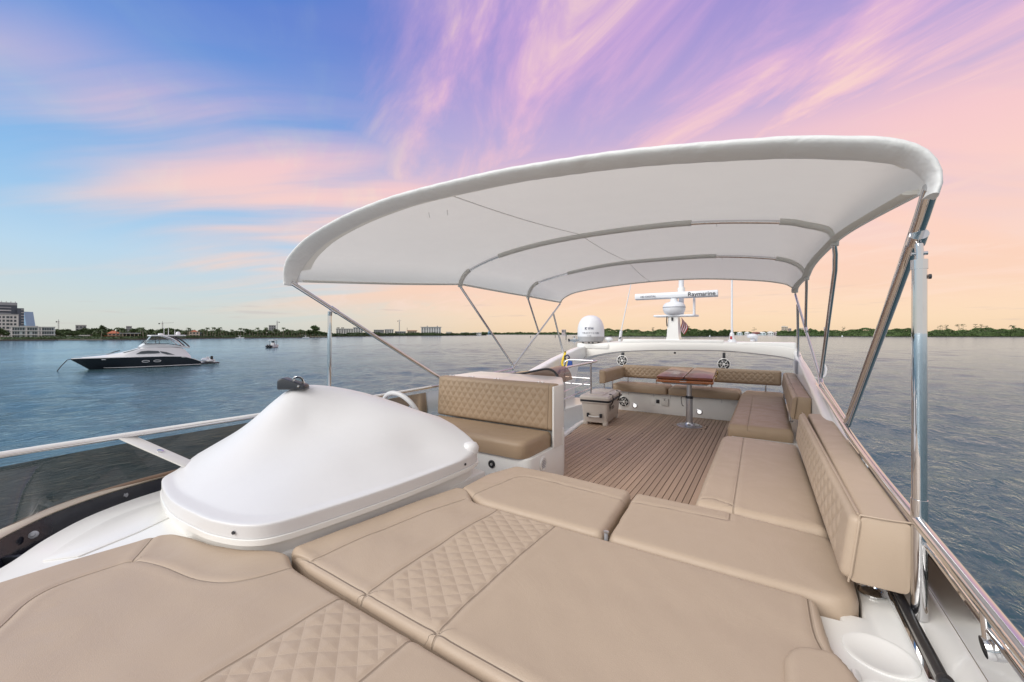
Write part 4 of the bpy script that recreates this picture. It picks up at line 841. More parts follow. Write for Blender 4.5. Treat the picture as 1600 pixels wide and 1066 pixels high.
for t, gaps in ((1, ((-2.80, -2.44), (-.50, .07))), (2, ((-2.80, -2.36), (-.50, .06)))):
    P = [bow_pt(t, i) + Vector((0, 0, -.026)) for i in range(NB)]
    put(MB().tube(P, .0150, 12).obj('bow', STEEL), bim)
    cur = []
    for p in P + [None]:
        if p is None or any(a < p.x < b for a, b in gaps):
            if len(cur) > 2: put(MB().tube([q + Vector((0, 0, .003)) for q in cur], .0235, 10, ry=.030, up=(0, 1, 0)).obj('sleeve', CANVAS, ang=70), bim)
            cur = []
        else: cur.append(p)
ci = min(range(NB), key=lambda i: abs(BOWS[1][1][i][0] + 1.45))
put(MB().tube([bow_pt(t, ci) + Vector((-.06 * (1 - t / 3), 0, -.003)) for t in np.linspace(.1, 3, 40)], .0030, 6).obj('seam', GREYW), bim)
ci2 = min(range(NB), key=lambda i: abs(BOWS[1][1][i][0] + .35))
def steel(name, pts, r, sm=0, n=14, of=None): o = MB().tube(pts, r, n, sm).obj(name, STEEL); return sub(o, of) if of else put(o, bim)
# right-hand legs
steel('leg', [(.42, 3.22, .80), (.407, 2.2, 1.417), (.400, 1.72, 1.71), (.399, 1.63, 1.775)], .0195, 0, 16)
pole_ = steel('pole', [(.407, 1.775, .44), (.407, 1.775, 1.56)], .0185, 0, 18)
steel('pole_sleeve', [(.407, 1.775, .44), (.407, 1.775, .82)], .0205, 0, 18, of=pole_)
steel('pole_cap', [(.407, 1.775, 1.555), (.407, 1.775, 1.585)], .0205, 0, 18, of=pole_)
steel('clamp_fork', [(.407, 1.775, 1.585), (.407, 1.775, 1.61), (.405, 1.778, 1.645)], .011, 0, 10)
steel('clamp_ring', [(.4045, 1.80, 1.645), (.4035, 1.765, 1.667)], .0245, 0, 18)
steel('clamp_bolt', [(.388, 1.775, 1.605), (.426, 1.775, 1.605)], .006, 0, 10)
sub(MB().tube([(.428, 1.775, 1.53), (.434, 1.775, 1.53)], .008, 10).obj('push_button', DARK), pole_)
steel('leg', [(.383, 3.5, 1.96), (.392, 3.53, 1.90), (.40, 3.62, 1.80), (.43, 4.86, .92)], .0155)
steel('leg', [(.285, 6.05, 1.83), (.43, 4.9, .90)], .013)
steel('leg', [(.333, 5.1, 1.91), (.337, 5.15, 1.84), (.352, 5.5, 1.42)], .013)
steel('strut', [(.300, 5.90, 1.69), (.37, 7.15, 1.02)], .0145)
steel('knuckle', [(.352, 5.53, 1.43), (.356, 5.46, 1.37)], .019)
for p, q in (((.43, 4.92, .93), (.432, 4.82, .85)), ((.42, 3.27, .77), (.42, 3.18, .83))): steel('pivot', [p, q], .021)
steel('brace', [(.432, 4.86, .88), (.42, 3.26, .79)], .013)
steel('pivot_foot', [(.378, 7.17, 1.03), (.380, 7.19, .985)], .024)
# left-hand legs
steel('leg', [(-3.12, 3.45, .79), (-3.037, 1.63, 1.735)], .017)
steel('pole', [(-3.12, 1.99, .45), (-3.105, 1.99, 1.51)], .0165)
steel('pole_cap', [(-3.105, 1.99, 1.50), (-3.10, 1.99, 1.535)], .019)
steel('clamp_ring', [(-3.062, 2.03, 1.53), (-3.056, 1.97, 1.56)], .022)
steel('leg', [(-2.955, 3.5, 1.89), (-3.12, 4.9, .87)], .0145)
steel('leg', [(-2.93, 6.05, 1.845), (-3.12, 4.9, .87)], .0135)
steel('leg', [(-3.0, 5.1, 1.88), (-3.025, 5.48, 1.37)], .013)
steel('strut', [(-2.965, 5.86, 1.69), (-3.19, 6.72, .98)], .0145)
steel('pivot', [(-3.12, 4.93, .90), (-3.12, 4.86, .83)], .021)
steel('pivot', [(-3.12, 3.5, .765), (-3.12, 3.4, .82)], .021)
steel('brace', [(-3.12, 4.88, .84), (-3.12, 3.46, .77)], .013)
# hanging zip pulls and cord loops on the canopy
for t, i in ((.16, 77), (.18, 73), (1.02, 28), (1.02, 101), (2.02, 30), (2.02, 99)):
    p = bow_pt(t, i); put(MB().tube([p + Vector((0, 0, -.02)), p + Vector((.004, .002, -.055))], .0022, 5).obj('zip_pull', GREYW), bim)
# ---------------------------------------------------------------- on the arch
dm = thing('satellite_dome', 'white satellite television dome on the left end of the radar arch', 'satellite dome', (-3.06, 7.75, 1.15))
put(MB().lathe([(.0, .02), (.20, .02), (.245, .04), (.268, .12), (.27, .135)], (-3.06, 7.75, 1.15), 40).obj('skirt', mat('dome_skirt', (.42, .42, .43), rough=.5, var=.04)), dm)
put(MB().lathe([(.2695, .135), (.27, .14), (.27, .25), (.266, .31), (.252, .38), (.222, .45), (.178, .51), (.12, .548), (.06, .566), (0, .570)], (-3.06, 7.75, 1.15), 40).obj('shell', mat('dome_white', (.74, .75, .78), rough=.35, var=.02)), dm)
for a in range(4):
    put(MB().lathe([(0, -.004), (.022, -.004), (.022, .03), (0, .03)], (-3.06 + .16 * math.cos(a * 1.57 + .6), 7.75 + .16 * math.sin(a * 1.57 + .6), 1.15), 10).obj('foot', BLACK), dm)
tv = Vector((3.06, -7.75, 0)).normalized()
def domeM(dx, z, lean=0):
    side = Vector((-tv.y, tv.x, 0)); n_ = (tv * math.cos(dx) + side * math.sin(dx)).normalized(); u_ = Vector((0, 0, 1)).cross(n_)
    return upright(Vector((-3.06, 7.75, 1.15 + z)) + n_ * .2725, u_, (0, 0, 1), n_)
NAVY = mat('navy_print', (.02, .025, .09), rough=.5, var=.1); INK = mat('grey_print', (.22, .23, .27), rough=.5, var=.1); BLK = mat('black_print', (.02, .02, .03), rough=.5, var=.1)
def wraptext(s, size, m, a0, z, step):
    for k, chx in enumerate(s): text(chx, size, m, domeM(a0 + k * step, z), dm, .002)
wraptext('KVH', .078, NAVY, -.36, .295, .22)
wraptext('TRACVISION', .048, INK, -.60, .205, .128)
wraptext('TV6', .034, INK, -.22, .150, .10)
rd = thing('radar_scanner', 'white open array radar with lettering on a mast in the centre of the arch', 'radar', (-1.46, 7.8, 1.23))
RW = mat('radar_white', (.72, .74, .78), rough=.35, var=.02)
put(MB().grid([[(-1.46 + a * x, 7.8 + b * y, z) for x, y in ((-1, -1), (1, -1), (1, 1), (-1, 1), (-1, -1))] for a, b, z in ((.115, .15, 1.22), (.10, .13, 1.30), (.085, .11, 1.64), (.085, .11, 1.66))]).obj('mast', WHITE, bevel=0, ang=30), rd)
put(MB().prism(round_poly([(-1.80, 7.66), (-1.10, 7.66), (-1.06, 8.0), (-1.80, 8.0)], .03), 1.655, 1.69).obj('platform', RW, bevel=.008), rd)
put(MB().lathe([(0, 0), (.12, 0), (.165, .03), (.19, .09), (.195, .14), (.185, .18), (.15, .215), (.08, .235), (.06, .26), (.06, .30), (0, .30)], (-1.45, 7.75, 1.69), 32).obj('gearbox', RW), rd)
put(MB().lathe([(.1965, .128), (.1975, .134), (.1965, .140)], (-1.45, 7.75, 1.69), 32).obj('gearbox_seam', INK), rd)
put(MB().prism(round_poly([(-.055, -.045), (.055, -.06), (.06, .02), (.045, .06), (-.045, .06), (-.06, .02)], .02), -.71, .71, Matrix.Translation((-1.44, 7.75, 2.045)) @ Matrix(((0, 0, 1, 0), (1, 0, 0, 0), (0, 1, 0, 0), (0, 0, 0, 1)))).obj('array', RW, bevel=.008), rd)
FM = lambda x, z: upright((x, 7.75 - .0625, z), (1, 0, 0), (0, 0, 1), (0, -1, 0))
text('Raymarine', .105, BLK, FM(-.985, 2.045), rd, .003)
text('HD DIGITAL', .052, INK, FM(-1.90, 2.040), rd, .003)
put(MB().prism([(7.86, 1.68), (7.98, 1.68), (7.98, 2.10), (7.90, 2.10)], -1.15, -1.12, XF).obj('rear_fin', RW, bevel=.005), rd)
put(MB().tube([(-1.36, 7.95, 1.68), (-1.36, 7.95, 2.9)], .045, 12).obj('light_mast', RW), rd)
put(MB().tube([(-1.36, 7.95, 2.08), (-1.36, 7.95, 2.20)], .065, 14).obj('mast_collar', WHITE), rd)
put(MB().tube([(-1.555, 7.66, 1.66), (-1.56, 7.65, 1.58), (-1.555, 7.66, 1.48)], .009, 8).obj('cable', BLACK), rd)
put(MB().box(-1.48, -1.455, 7.66, 7.69, 1.58, 1.64).obj('cleat', BLACK), rd)
fg = thing('ensign', 'striped red and white flag hanging behind the radar mast', 'flag', (-1.30, 8.0, 1.5))
for k in range(7):
    u0, u1 = k / 7, (k + 1) / 7
    rws = []
    for j in range(7):
        v = j / 6; fold = .03 * math.sin(v * 5)
        rws.append([(-1.375 + .11 * u * (.55 + .5 * math.sin(3 * v)) + fold * .3, 8.02 + fold, 1.655 - .25 * v - .08 * u) for u in (u0, u1)])
    o = MB().grid(rws).obj('stripe', REDW if k % 2 == 0 else WHITEC); put(o, fg)
an = thing('whip_antenna', 'upright white whip antenna on the arch right of the radar', 'antenna', (-.52, 7.78, 1.2))
put(MB().tube([(-.52, 7.78, 1.36), (-.52, 7.78, 4.2)], [.017, .007], 10).obj('whip', RW), an)
put(MB().lathe([(.07, .0), (.06, .04), (.04, .05), (.035, .14), (.02, .17)], (-.52, 7.78, 1.20), 16).obj('base', RW), an)
put(MB().box(-.545, -.515, 7.735, 7.745, 1.25, 1.30).obj('warning_label', REDW), an)
an2 = thing('whip_antenna', 'leaning white whip antenna beside the satellite dome', 'antenna', (-2.46, 7.78, 1.2))
put(MB().tube([(-2.46, 7.78, 1.30), (-1.98, 7.80, 3.6)], [.011, .004], 10).obj('whip', RW), an2)
put(MB().tube([(-2.47, 7.78, 1.19), (-2.44, 7.78, 1.40)], .028, 12).obj('base', RW), an2)
put(MB().tube([(-2.475, 7.75, 1.25), (-2.43, 7.75, 1.27)], .014, 8).obj('ratchet', DARK), an2)
for x, z, lab in ((-.22, 1.215, 'white mushroom shaped position antenna at the right end of the arch'), (-2.70, 1.148, 'white mushroom shaped position antenna beside the satellite dome')):
    g_ = thing('gps_antenna', lab, 'antenna', (x, 7.8, z))
    put(MB().lathe([(.035, 0), (.03, .02), (.028, .06), (0, .06)], (x, 7.8, z), 16).obj('stem', RW), g_)
    put(MB().lathe([(.0, .055), (.075, .06), (.082, .085), (.065, .115), (.03, .128), (0, .13)], (x, 7.8, z), 20).obj('cap', RW), g_)
hn = thing('horn', 'small dark topped horn on the arch behind the right position antenna', 'horn', (-.20, 7.95, 1.215))
put(MB().lathe([(.05, .12), (.06, .14), (.055, .155), (0, .16)], (-.17, 7.95, 1.215), 16).obj('trumpet', mat('rusty_red', (.2, .07, .06), rough=.5, var=.2)), hn)
put(MB().lathe([(.02, 0), (.02, .125)], (-.17, 7.95, 1.215), 12).obj('stem', RW), hn)
def speaker(label, c, r, nrm):
    s = thing('speaker', label, 'speaker', c)
    Ms = Vector((0, 0, 1)).rotation_difference(Vector(nrm)).to_matrix().to_4x4(); c = Vector(c)
    put(MB().lathe([(0, -.10), (r * .6, -.10), (r * .95, -.05), (r, -.005), (r, .008), (r * .9, .012), (r * .88, .004), (0, .004)], c, 28, Ms).obj('housing', WHITE), s)
    gr = put(MB().lathe([(0, .005), (r * .87, .005), (r * .86, .007), (0, .007)], c, 28, Ms).obj('cone', BLACK), s)
    for k in range(6):
        a = k * math.pi / 3; d_ = Vector((math.cos(a), math.sin(a), 0)); pp = [c + Ms @ (d_ * (r * q) + Vector((0, 0, .012))) for q in (.12, .9)]
        sub(MB().tube(pp, .0055, 6).obj('grille_spoke', WHITE), gr)
    sub(MB().lathe([(0, .008), (r * .2, .008), (r * .18, .018), (0, .02)], c, 16, Ms).obj('grille_hub', WHITE), gr)
    sub(MB().tube([c + Ms @ Vector((r * .55 * math.cos(a), r * .55 * math.sin(a), .012)) for a in np.linspace(0, 6.2832, 25)], .0035, 6).obj('grille_ring', WHITE), gr)
    return s
for x, zb, lab in ((-2.37, .975, 'round white speaker hanging under the arch left of the table'), (-.63, 1.02, 'round white speaker hanging under the arch right of the table')):
    s = speaker(lab, (x, 7.62, .825), .102, (.12, -1, .05))
    put(MB().box(x - .02, x + .02, 7.62, 7.70, .92, zb).obj('clamp', DARK, bevel=.006), s)
speaker('round white speaker set in the sofa base behind the cooler', (-2.13, 6.95, .15), .095, (0, -1, 0))
yb = thing('rescue_strap', 'yellow and blue strap bundle tied to the left arch leg', 'strap', (-2.98, 6.36, .88))
put(MB().tube([(-3.0, 6.40, 1.03), (-3.0, 6.37, .97), (-3.03, 6.36, .88), (-3.04, 6.36, .80), (-2.98, 6.35, .76), (-2.93, 6.35, .82), (-2.96, 6.35, .90)], .022, 8, 5, ry=.010).obj('yellow_webbing', YELLOW), yb)
put(MB().prism(round_poly([(-.05, -.06), (.06, -.05), (.055, .05), (-.02, .06)], .02), -.015, .015, upright((-2.90, 6.35, .82), (1, 0, 0), (0, 0, 1), (0, -1, 0))).obj('blue_pouch', BLUEC, bevel=.008), yb)
put(MB().tube([(-2.98, 6.36, .95), (-2.93, 6.35, .97), (-2.90, 6.35, .93), (-2.93, 6.35, .90)], .012, 8, 4).obj('navy_loop', NAVY), yb)
put(MB().tube([(-3.0, 6.40, 1.03), (-2.99, 6.36, .92), (-2.96, 6.35, .86)], .016, 8, 4).obj('black_clip', BLACK), yb)
# ================================================================ the bay beyond
# far-shore survey grid: l metres to the right of, d metres out along, the bearing F
Fv = Vector((-math.sin(PSI), math.cos(PSI), 0)); Rv = Vector((math.cos(PSI), math.sin(PSI), 0))
def sg(l, d, z=0.): p = Rv * l + Fv * d; return Vector((p.x, p.y, z))
def lat(b, d): return (b - 800) / 622 * d           # b: bearing mark on the survey's compass rose
LAND = WATER + .9
GRASS = mat('shore_ground', (.10, .10, .05), rough=.9, var=.3, vscale=.2)
SEAW = mat('seawall_concrete', (.10, .095, .085), rough=.9, var=.3, vscale=.4)
LEAF = mat('tree_leaves', (.065, .10, .04), rough=.6, var=.45, vscale=.35, objvar=.25, spec=.2)
LEAF2 = mat('mangrove_leaves', (.085, .13, .045), rough=.6, var=.5, vscale=.12, spec=.2)
FROND = mat('palm_fronds', (.06, .085, .035), rough=.55, var=.4, vscale=.5, objvar=.2, spec=.25)
BARK = mat('pale_bark', (.24, .20, .16), rough=.9, var=.2)
MUD = mat('mangrove_roots', (.035, .03, .02), rough=.9, var=.3)
def land(name, pts, back, wall=None):       # pts: shoreline (l, d); back: inland edge depth
    top = [sg(l, d, LAND) for l, d in pts]; bk = [sg(l * (back / d), back, LAND) for l, d in pts]
    lo = [sg(l, d, WATER - .6) for l, d in pts]
    o = MB().grid([[p for p in bk], [p for p in top]]).obj(name, GRASS, smooth=False); tag(o, kind='structure')
    o2 = MB().grid([top, lo]).obj('seawall', wall or SEAW, o, smooth=False)
    return o
ls = [(-300, 250), (0, 257), (90, 280), (160, 280), (215, 293), (280, 342), (345, 385), (400, 411), (470, 440), (484, 452)]
land('shore', [(lat(b, d), d) for b, d in ls + [(512, 470)]], 900)
fs = [(440, 575), (490, 575), (520, 580), (565, 630), (625, 733), (690, 790), (745, 900), (760, 1000)]
land('far_shore', [(lat(b, d), d) for b, d in fs], 1500)
land('distant_shore', [(lat(b, d), d) for b, d in [(735, 1500), (800, 1450), (905, 1300), (960, 1250)]], 2200)
land('mangrove_shore', [(lat(b, d), d) for b, d in [(912, 800), (945, 690), (1040, 622), (1100, 640), (1146, 700)]], 900, MUD)
land('distant_shore', [(lat(b, d), d) for b, d in [(1120, 1150), (1180, 1120), (1230, 1100)]], 1700)
land('mangrove_shore', [(lat(b, d), d) for b, d in [(1212, 800), (1240, 740), (1300, 622), (1400, 580), (1600, 560), (1900, 520)]], 900, MUD)
# ---- trees
def crown_mesh(name, rx, rz, n, leaf, seed, m=LEAF, squash=1.):
    rs = np.random.RandomState(seed); V = []; Fc = []
    cl = rs.normal(size=(9, 3)); cl /= np.linalg.norm(cl, axis=1)[:, None]; cl *= rs.uniform(.25, .72, (9, 1)); cl[:, 2] = np.abs(cl[:, 2]) * .9 - .15
    for k in range(n):
        c = cl[rs.randint(9)]; dv = rs.normal(size=3); dv /= np.linalg.norm(dv); p = c + dv * rs.uniform(.2, .42)
        p = p * np.array([rx, rx, rz]); a = rs.normal(size=3); a /= np.linalg.norm(a); b = np.cross(a, rs.normal(size=3)); b /= np.linalg.norm(b)
        s = leaf * rs.uniform(.6, 1.3); o = len(V)
        V += [tuple(p - a * s), tuple(p + b * s * .6), tuple(p + a * s), tuple(p - b * s * .6)]; Fc.append((o, o + 1, o + 2, o + 3))
    me = bpy.data.meshes.new(name); me.from_pydata(V, [], Fc); me.materials.append(m); return me
def make_tree(h, rx, rz, seed, m=LEAF, n=420, leaf=.55):
    r = thing('broadleaf_tree', 'x', 'tree')
    t = MB().tube([(0, 0, -.3), (.1, 0, h * .3), (-.1, .1, h * .6)], [.28, .14], 7); 
    for a in (.3, 2.4, 4.4): t.tube([(0, 0, h * .35), (math.cos(a) * rx * .4, math.sin(a) * rx * .4, h * .62)], [.12, .05], 5)
    t.obj('trunk', BARK, r)
    o = bpy.data.objects.new('crown', crown_mesh('crown', rx, rz, n, leaf, seed, m)); col.objects.link(o); o.parent = r; o.location = (0, 0, h * .62)
    return r
def make_palm(h, seed, nf=15, fl=2.6):
    rs = random.Random(seed); r = thing('palm_tree', 'x', 'tree')
    bx_, by_ = rs.uniform(-.8, .8), rs.uniform(-.8, .8)
    MB().tube([(0, 0, -.3), (bx_ * .3, by_ * .3, h * .5), (bx_, by_, h)], [.22, .13], 7, 4).obj('trunk', BARK, r)
    mb = MB()
    for k in range(nf):
        a = k * 2.4 + rs.uniform(-.3, .3); up = rs.uniform(-.35, .9); d = Vector((math.cos(a), math.sin(a), 0)); s = Vector((-d.y, d.x, 0)); L_ = fl * rs.uniform(.8, 1.1)
        rows_ = []
        for j in range(5):
            t = j / 4; c = Vector((bx_, by_, h)) + d * (L_ * t * (1 - .15 * t)) + Vector((0, 0, L_ * (up * t - (.75 + .3 * up) * t * t)))
            w = .42 * math.sin(math.pi * min(.95, .12 + t * .85)); rows_.append([c + s * w - Vector((0, 0, w * .6)), c, c - s * w - Vector((0, 0, w * .6))])
        mb.grid(rows_)
    mb.obj('crown', FROND, r, smooth=False); return r
protoT = [make_tree(6.5, 3.4, 2.8, 1), make_tree(7.5, 4.2, 3.2, 2), make_tree(5.0, 3.0, 2.2, 3), make_tree(9.5, 2.4, 4.0, 4)]
protoP = [make_palm(7.0, 1), make_palm(8.5, 2), make_palm(6.0, 3)]
usedT, usedP = set(), set()
def plant(protos, used, k, l, d, s, label, group, rz=None):
    rz = random.uniform(0, 6.28) if rz is None else rz
    p = sg(l, d, LAND)
    if k not in used:
        o = protos[k]; used.add(k); o.location = p; o.rotation_euler = (0, 0, rz); o.scale = (s, s, s); o['label'] = label
    else: o = dup(protos[k], p, rz, label, s)
    o['group'] = group; return o
def shore_d(b):
    for (b0, d0), (b1, d1) in zip(ls, ls[1:]):
        if b0 <= b <= b1: return d0 + (d1 - d0) * (b - b0) / (b1 - b0)
    return 450
def where(b, pre='', kind='dark green broadleaf tree'):
    spots = ((15, 'left of the white modern house'), (104, 'just right of the white modern house'), (141, 'behind the long low white house'), (167, 'left of the orange tiled house'), (218, 'behind the tiled house and pavilion'), (288, 'behind the black yacht flybridge'), (315, 'around the cream villa'), (380, 'in the dense row right of the cream villa'), (440, 'behind the small white motorboat'), (999, 'at the tip of the left shore'))
    return pre + kind + ' ' + next(t for m_, t in spots if b < m_)
rnd = random.Random(5)
for b in list(np.arange(-20, 15, 5)) + list(np.arange(88, 166, 4.2)) + list(np.arange(214, 480, 3.6)):
    d = shore_d(b) + (rnd.uniform(34, 60) if any(p < b < q for p, q in ((102, 142), (165, 219), (286, 315))) else rnd.uniform(14, 60)) + (16 if b < 20 else 0); plant(protoT, usedT, rnd.randrange(3), lat(b, d), d, rnd.uniform(.75, 1.15), where(b), 'trees along the left shore')
for b in np.arange(90, 480, 9):
    d = shore_d(b) + rnd.uniform(60, 85); plant(protoT, usedT, rnd.randrange(2), lat(b, d), d, rnd.uniform(1.0, 1.4), where(b, 'tall '), 'trees along the left shore')
for b in [x_ for x_ in np.arange(284, 480, 4.4) if not 294 < x_ < 312] + [150, 158, 181, 186, 193, 219, 224, 230, 244, 262]:
    d = shore_d(b) + rnd.uniform(4, 20); plant(protoP, usedP, rnd.randrange(3), lat(b, d), d, rnd.uniform(.85, 1.2), where(b, kind='coconut palm'), 'palms along the left shore')
for b, d, s, lab in ((160, 330, 1.25, 'tall dark conical tree above the roof left of the orange tiled house'), (41, 300, 1.15, 'tall dark tree beside the tower block at the left edge')):
    plant(protoT, usedT, 3, lat(b, d), d, s, lab, 'tall trees on the left shore')
plant(protoT, usedT, 1, lat(491, 495), 495, 2.0, 'big rounded tree at the tip of the left shore', 'tall trees on the left shore')
for b_, s_ in ((482, 1.6), (486, 1.9), (496, 1.7), (501, 1.4), (508, 1.3)): plant(protoT, usedT, 2, lat(b_, 490), 490, s_, {482: 'leftmost', 486: 'second from left', 496: 'middle', 501: 'second from right', 508: 'rightmost low'}[b_] + ' rounded tree in the clump at the shore tip', 'tree clump at the tip of the left shore')
# low greenery and hedges at the water's edge
def thicket(name, label, spine, h, depth, n, leaf, m, seed, lowz=.0):
    rs = np.random.RandomState(seed); V = []; Fc = []; sp = [Vector((*p, 0)) for p in spine]
    seg = [(a, b, (b - a).length) for a, b in zip(sp, sp[1:])]; tot = sum(s[2] for s in seg)
    ph = rs.rand(8) * 6.28
    for k in range(n):
        t = rs.rand() * tot; acc = 0
        for a, b, L_ in seg:
            if t <= acc + L_: q = a.lerp(b, (t - acc) / L_); break
            acc += L_
        top = h * (.78 + .11 * math.sin(t * .045 + ph[0]) + .09 * math.sin(t * .13 + ph[1]) + .06 * math.sin(t * .37 + ph[2]))
        v = rs.rand(); zz = top * (1 - rs.rand() ** 1.7) if v < .6 else top * rs.uniform(.85, 1.02)
        dd = q.y + (1 - zz / max(top, .1)) * 1.5 + depth * rs.rand() ** 1.6 * (zz / top)
        p = np.array(sg(q.x * dd / q.y, dd, WATER + lowz + zz))
        a_ = rs.normal(size=3); a_ /= np.linalg.norm(a_); b_ = np.cross(a_, rs.normal(size=3)); b_ /= np.linalg.norm(b_); s = leaf * rs.uniform(.5, 1.3); o = len(V)
        V += [tuple(p - a_ * s), tuple(p + b_ * s * .7), tuple(p + a_ * s), tuple(p - b_ * s * .7)]; Fc.append((o, o + 1, o + 2, o + 3))
    t = 0.; prev = None                              # dense inner mass behind the outer leaves
    while t < tot:
        acc = 0
        for a, b, L_ in seg:
            if t <= acc + L_: q = a.lerp(b, (t - acc) / L_); break
            acc += L_
        top = h * (.78 + .11 * math.sin(t * .045 + ph[0]) + .09 * math.sin(t * .13 + ph[1]) + .06 * math.sin(t * .37 + ph[2])) * rs.uniform(.72, .9)
        o = len(V); k_ = (q.y + 3) / q.y
        V += [tuple(sg(q.x * k_, q.y + 3, WATER + lowz - .3)), tuple(sg(q.x * k_, q.y + 3 + rs.uniform(0, 2), WATER + lowz + top * .6)), tuple(sg(q.x * (q.y + 9) / q.y, q.y + 9, WATER + lowz + top)), tuple(sg(q.x * (q.y + depth) / q.y, q.y + depth, WATER + lowz + top * .9))]
        if prev is not None: Fc += [(prev + j, o + j, o + j + 1, prev + j + 1) for j in range(3)]
        prev = o; t += 3.5
    me = bpy.data.meshes.new(name); me.from_pydata(V, [], Fc); me.materials.append(m); o = bpy.data.objects.new(name, me); col.objects.link(o)
    tag(o, label, 'vegetation', kind='stuff'); return o
thicket('mangrove_thicket', 'green mangrove thicket on the point behind the radar', [(lat(b, d), d) for b, d in [(915, 795), (945, 690), (1040, 622), (1100, 640), (1145, 700)]], 13.0, 45, 9000, 1.25, LEAF2, 2)
thicket('mangrove_thicket', 'long green mangrove thicket along the right shore', [(lat(b, d), d) for b, d in [(1214, 800), (1240, 740), (1300, 622), (1400, 580), (1600, 560), (1900, 520)]], 13.0, 45, 19000, 1.15, LEAF2, 3)
thicket('shore_scrub', 'low dark scrub along the left shore seawall', [(lat(b, d + 3), d + 3) for b, d in ls[1:]], 2.3, 10, 4200, .5, LEAF, 4, .7)
thicket('back_thicket', 'dark leafy mass filling in behind the trees of the left shore', [(lat(b, d + 80), d + 80) for b, d in ls], 5.5, 20, 4200, .9, LEAF, 14, .6)
thicket('far_scrub', 'dark tree line at the foot of the far apartment blocks', [(lat(b, d + 4), d + 4) for b, d in fs], 6.0, 30, 4200, 1.3, LEAF, 5, .5)
thicket('distant_treeline', 'thin dark tree line on the distant horizon', [(lat(b, d), d) for b, d in [(738, 1500), (800, 1450), (905, 1300), (958, 1250)]], 9.0, 30, 3600, 2.2, LEAF, 6)
thicket('distant_treeline', 'dark tree line behind the white waterside houses', [(lat(b, d), d) for b, d in [(1122, 1150), (1180, 1120), (1228, 1100)]], 11.0, 40, 2600, 1.9, LEAF, 7)
# separate trees that stand clear of the mangroves
def pine(label, b, d, h, seed, spread=3.4, n=150):
    rs = random.Random(seed); r = thing('pine_tree', label, 'tree', sg(lat(b, d), d, LAND), group='trees above the right mangroves')
    t = MB().tube([(0, 0, 0), (.2, 0, h * .5), (0, .2, h)], [.3, .08], 6); lf = MB()
    for k in range(15):
        z = h * rs.uniform(.5, 1.0); a = rs.uniform(0, 6.28); L_ = spread * rs.uniform(.4, 1.0) * (1.25 - z / h * .6); e = Vector((math.cos(a) * L_, math.sin(a) * L_, z + L_ * .35)); t.tube([(0, 0, z - .4), e], [.09, .04], 5)
        for j in range(n // 15):
            p = e + Vector((rs.gauss(0, .6), rs.gauss(0, .6), rs.gauss(0, .35))); q = Vector((rs.gauss(0, 1), rs.gauss(0, 1), rs.gauss(.4, .6))).normalized(); w = q.cross(Vector((rs.gauss(0, 1), rs.gauss(0, 1), rs.gauss(0, 1)))).normalized()
            lf.add([p, p + q * .45 + w * .2, p + q * .95, p + q * .45 - w * .2], [(0, 1, 2, 3)])
    t.obj('trunk', BARK, r); lf.obj('crown', LEAF, r, smooth=False)
PN = ('leftmost', 'second', 'third', 'fourth', 'fifth', 'sixth', 'rightmost')
for k, (b, h) in enumerate(((1469, 15.5), (1478, 15.8), (1497, 16.5), (1505, 17), (1524, 16.5), (1533, 16.2), (1541, 15.0))):
    pine(PN[k] + ' of the open branched trees above the mangroves right of the pole', b, 585, h, k)
pine('feathery tree above the left end of the right mangroves', 1318, 640, 13.5, 21); pine('lone dark tree above the mangrove point right of the radar mast', 1076, 650, 15.0, 22, 2.6); pine('small tree above the mangrove point left of the radar mast', 1020, 640, 13.0, 23, 2.2); pine('bushy tree behind the white waterside houses', 1178, 1130, 20, 24, 7, 260)
pl_ = plant(protoP, usedP, 1, lat(1579, 575), 575, 1.75, 'lone palm rising above the mangroves at the right edge', 'palm above the right mangroves')
# ---------------------------------------------------------------- buildings
PANE = mat('window_glass', (.05, .065, .08), rough=.12, var=.3, vscale=.5)
WALLW = mat('white_render', (.66, .66, .65), rough=.8, var=.08, vscale=.3)
WALLB = mat('pale_blue_render', (.50, .58, .60), rough=.8, var=.08, vscale=.3)
WALLG = mat('grey_concrete', (.33, .34, .36), rough=.85, var=.12, vscale=.3)
WALLD = mat('dark_cladding', (.07, .085, .115), rough=.4, var=.2, vscale=.3)
WALLC = mat('cream_render', (.52, .43, .33), rough=.85, var=.1, vscale=.3)
WALLP = mat('pinkish_render', (.50, .42, .42), rough=.85, var=.1, vscale=.3)
BLUEG = mat('blue_glass', (.25, .42, .62), rough=.2, var=.1, vscale=.2)
TILE = mat('orange_roof_tiles', (.42, .13, .065), rough=.8, var=.25, vscale=1.)
ROOFD = mat('dark_roof', (.035, .032, .03), rough=.8, var=.2)
def bldg(name, label, b0, b1, d, h, depth=12, wall=WALLW, z0=LAND):
    """frontage between two bearings at distance d; returns the root and a local-to-world map (x along the front, y back, z up)"""
    t0, t1 = math.atan((b0 - 800) / 622), math.atan((b1 - 800) / 622); tm = (t0 + t1) / 2; w = 2 * d / math.cos(tm) * math.tan((t1 - t0) / 2)
    r = thing(name, label, 'building', sg(d * math.tan(tm), d, z0), PSI - tm); h = h / math.cos(tm) if False else h
    MB().box(-w / 2, w / 2, 0, depth, -.5, h).obj('wall', wall, r, smooth=False)
    return r, w
def win(r, x0, x1, z0, z1, y=-.06, m=PANE, name='window'): return MB().box(x0, x1, y, y + .1, z0, z1).obj(name, m, r, smooth=False)
def slab(r, x0, x1, z0, z1, y0, y1, m, name): return MB().box(x0, x1, y0, y1, z0, z1).obj(name, m, r, smooth=False)
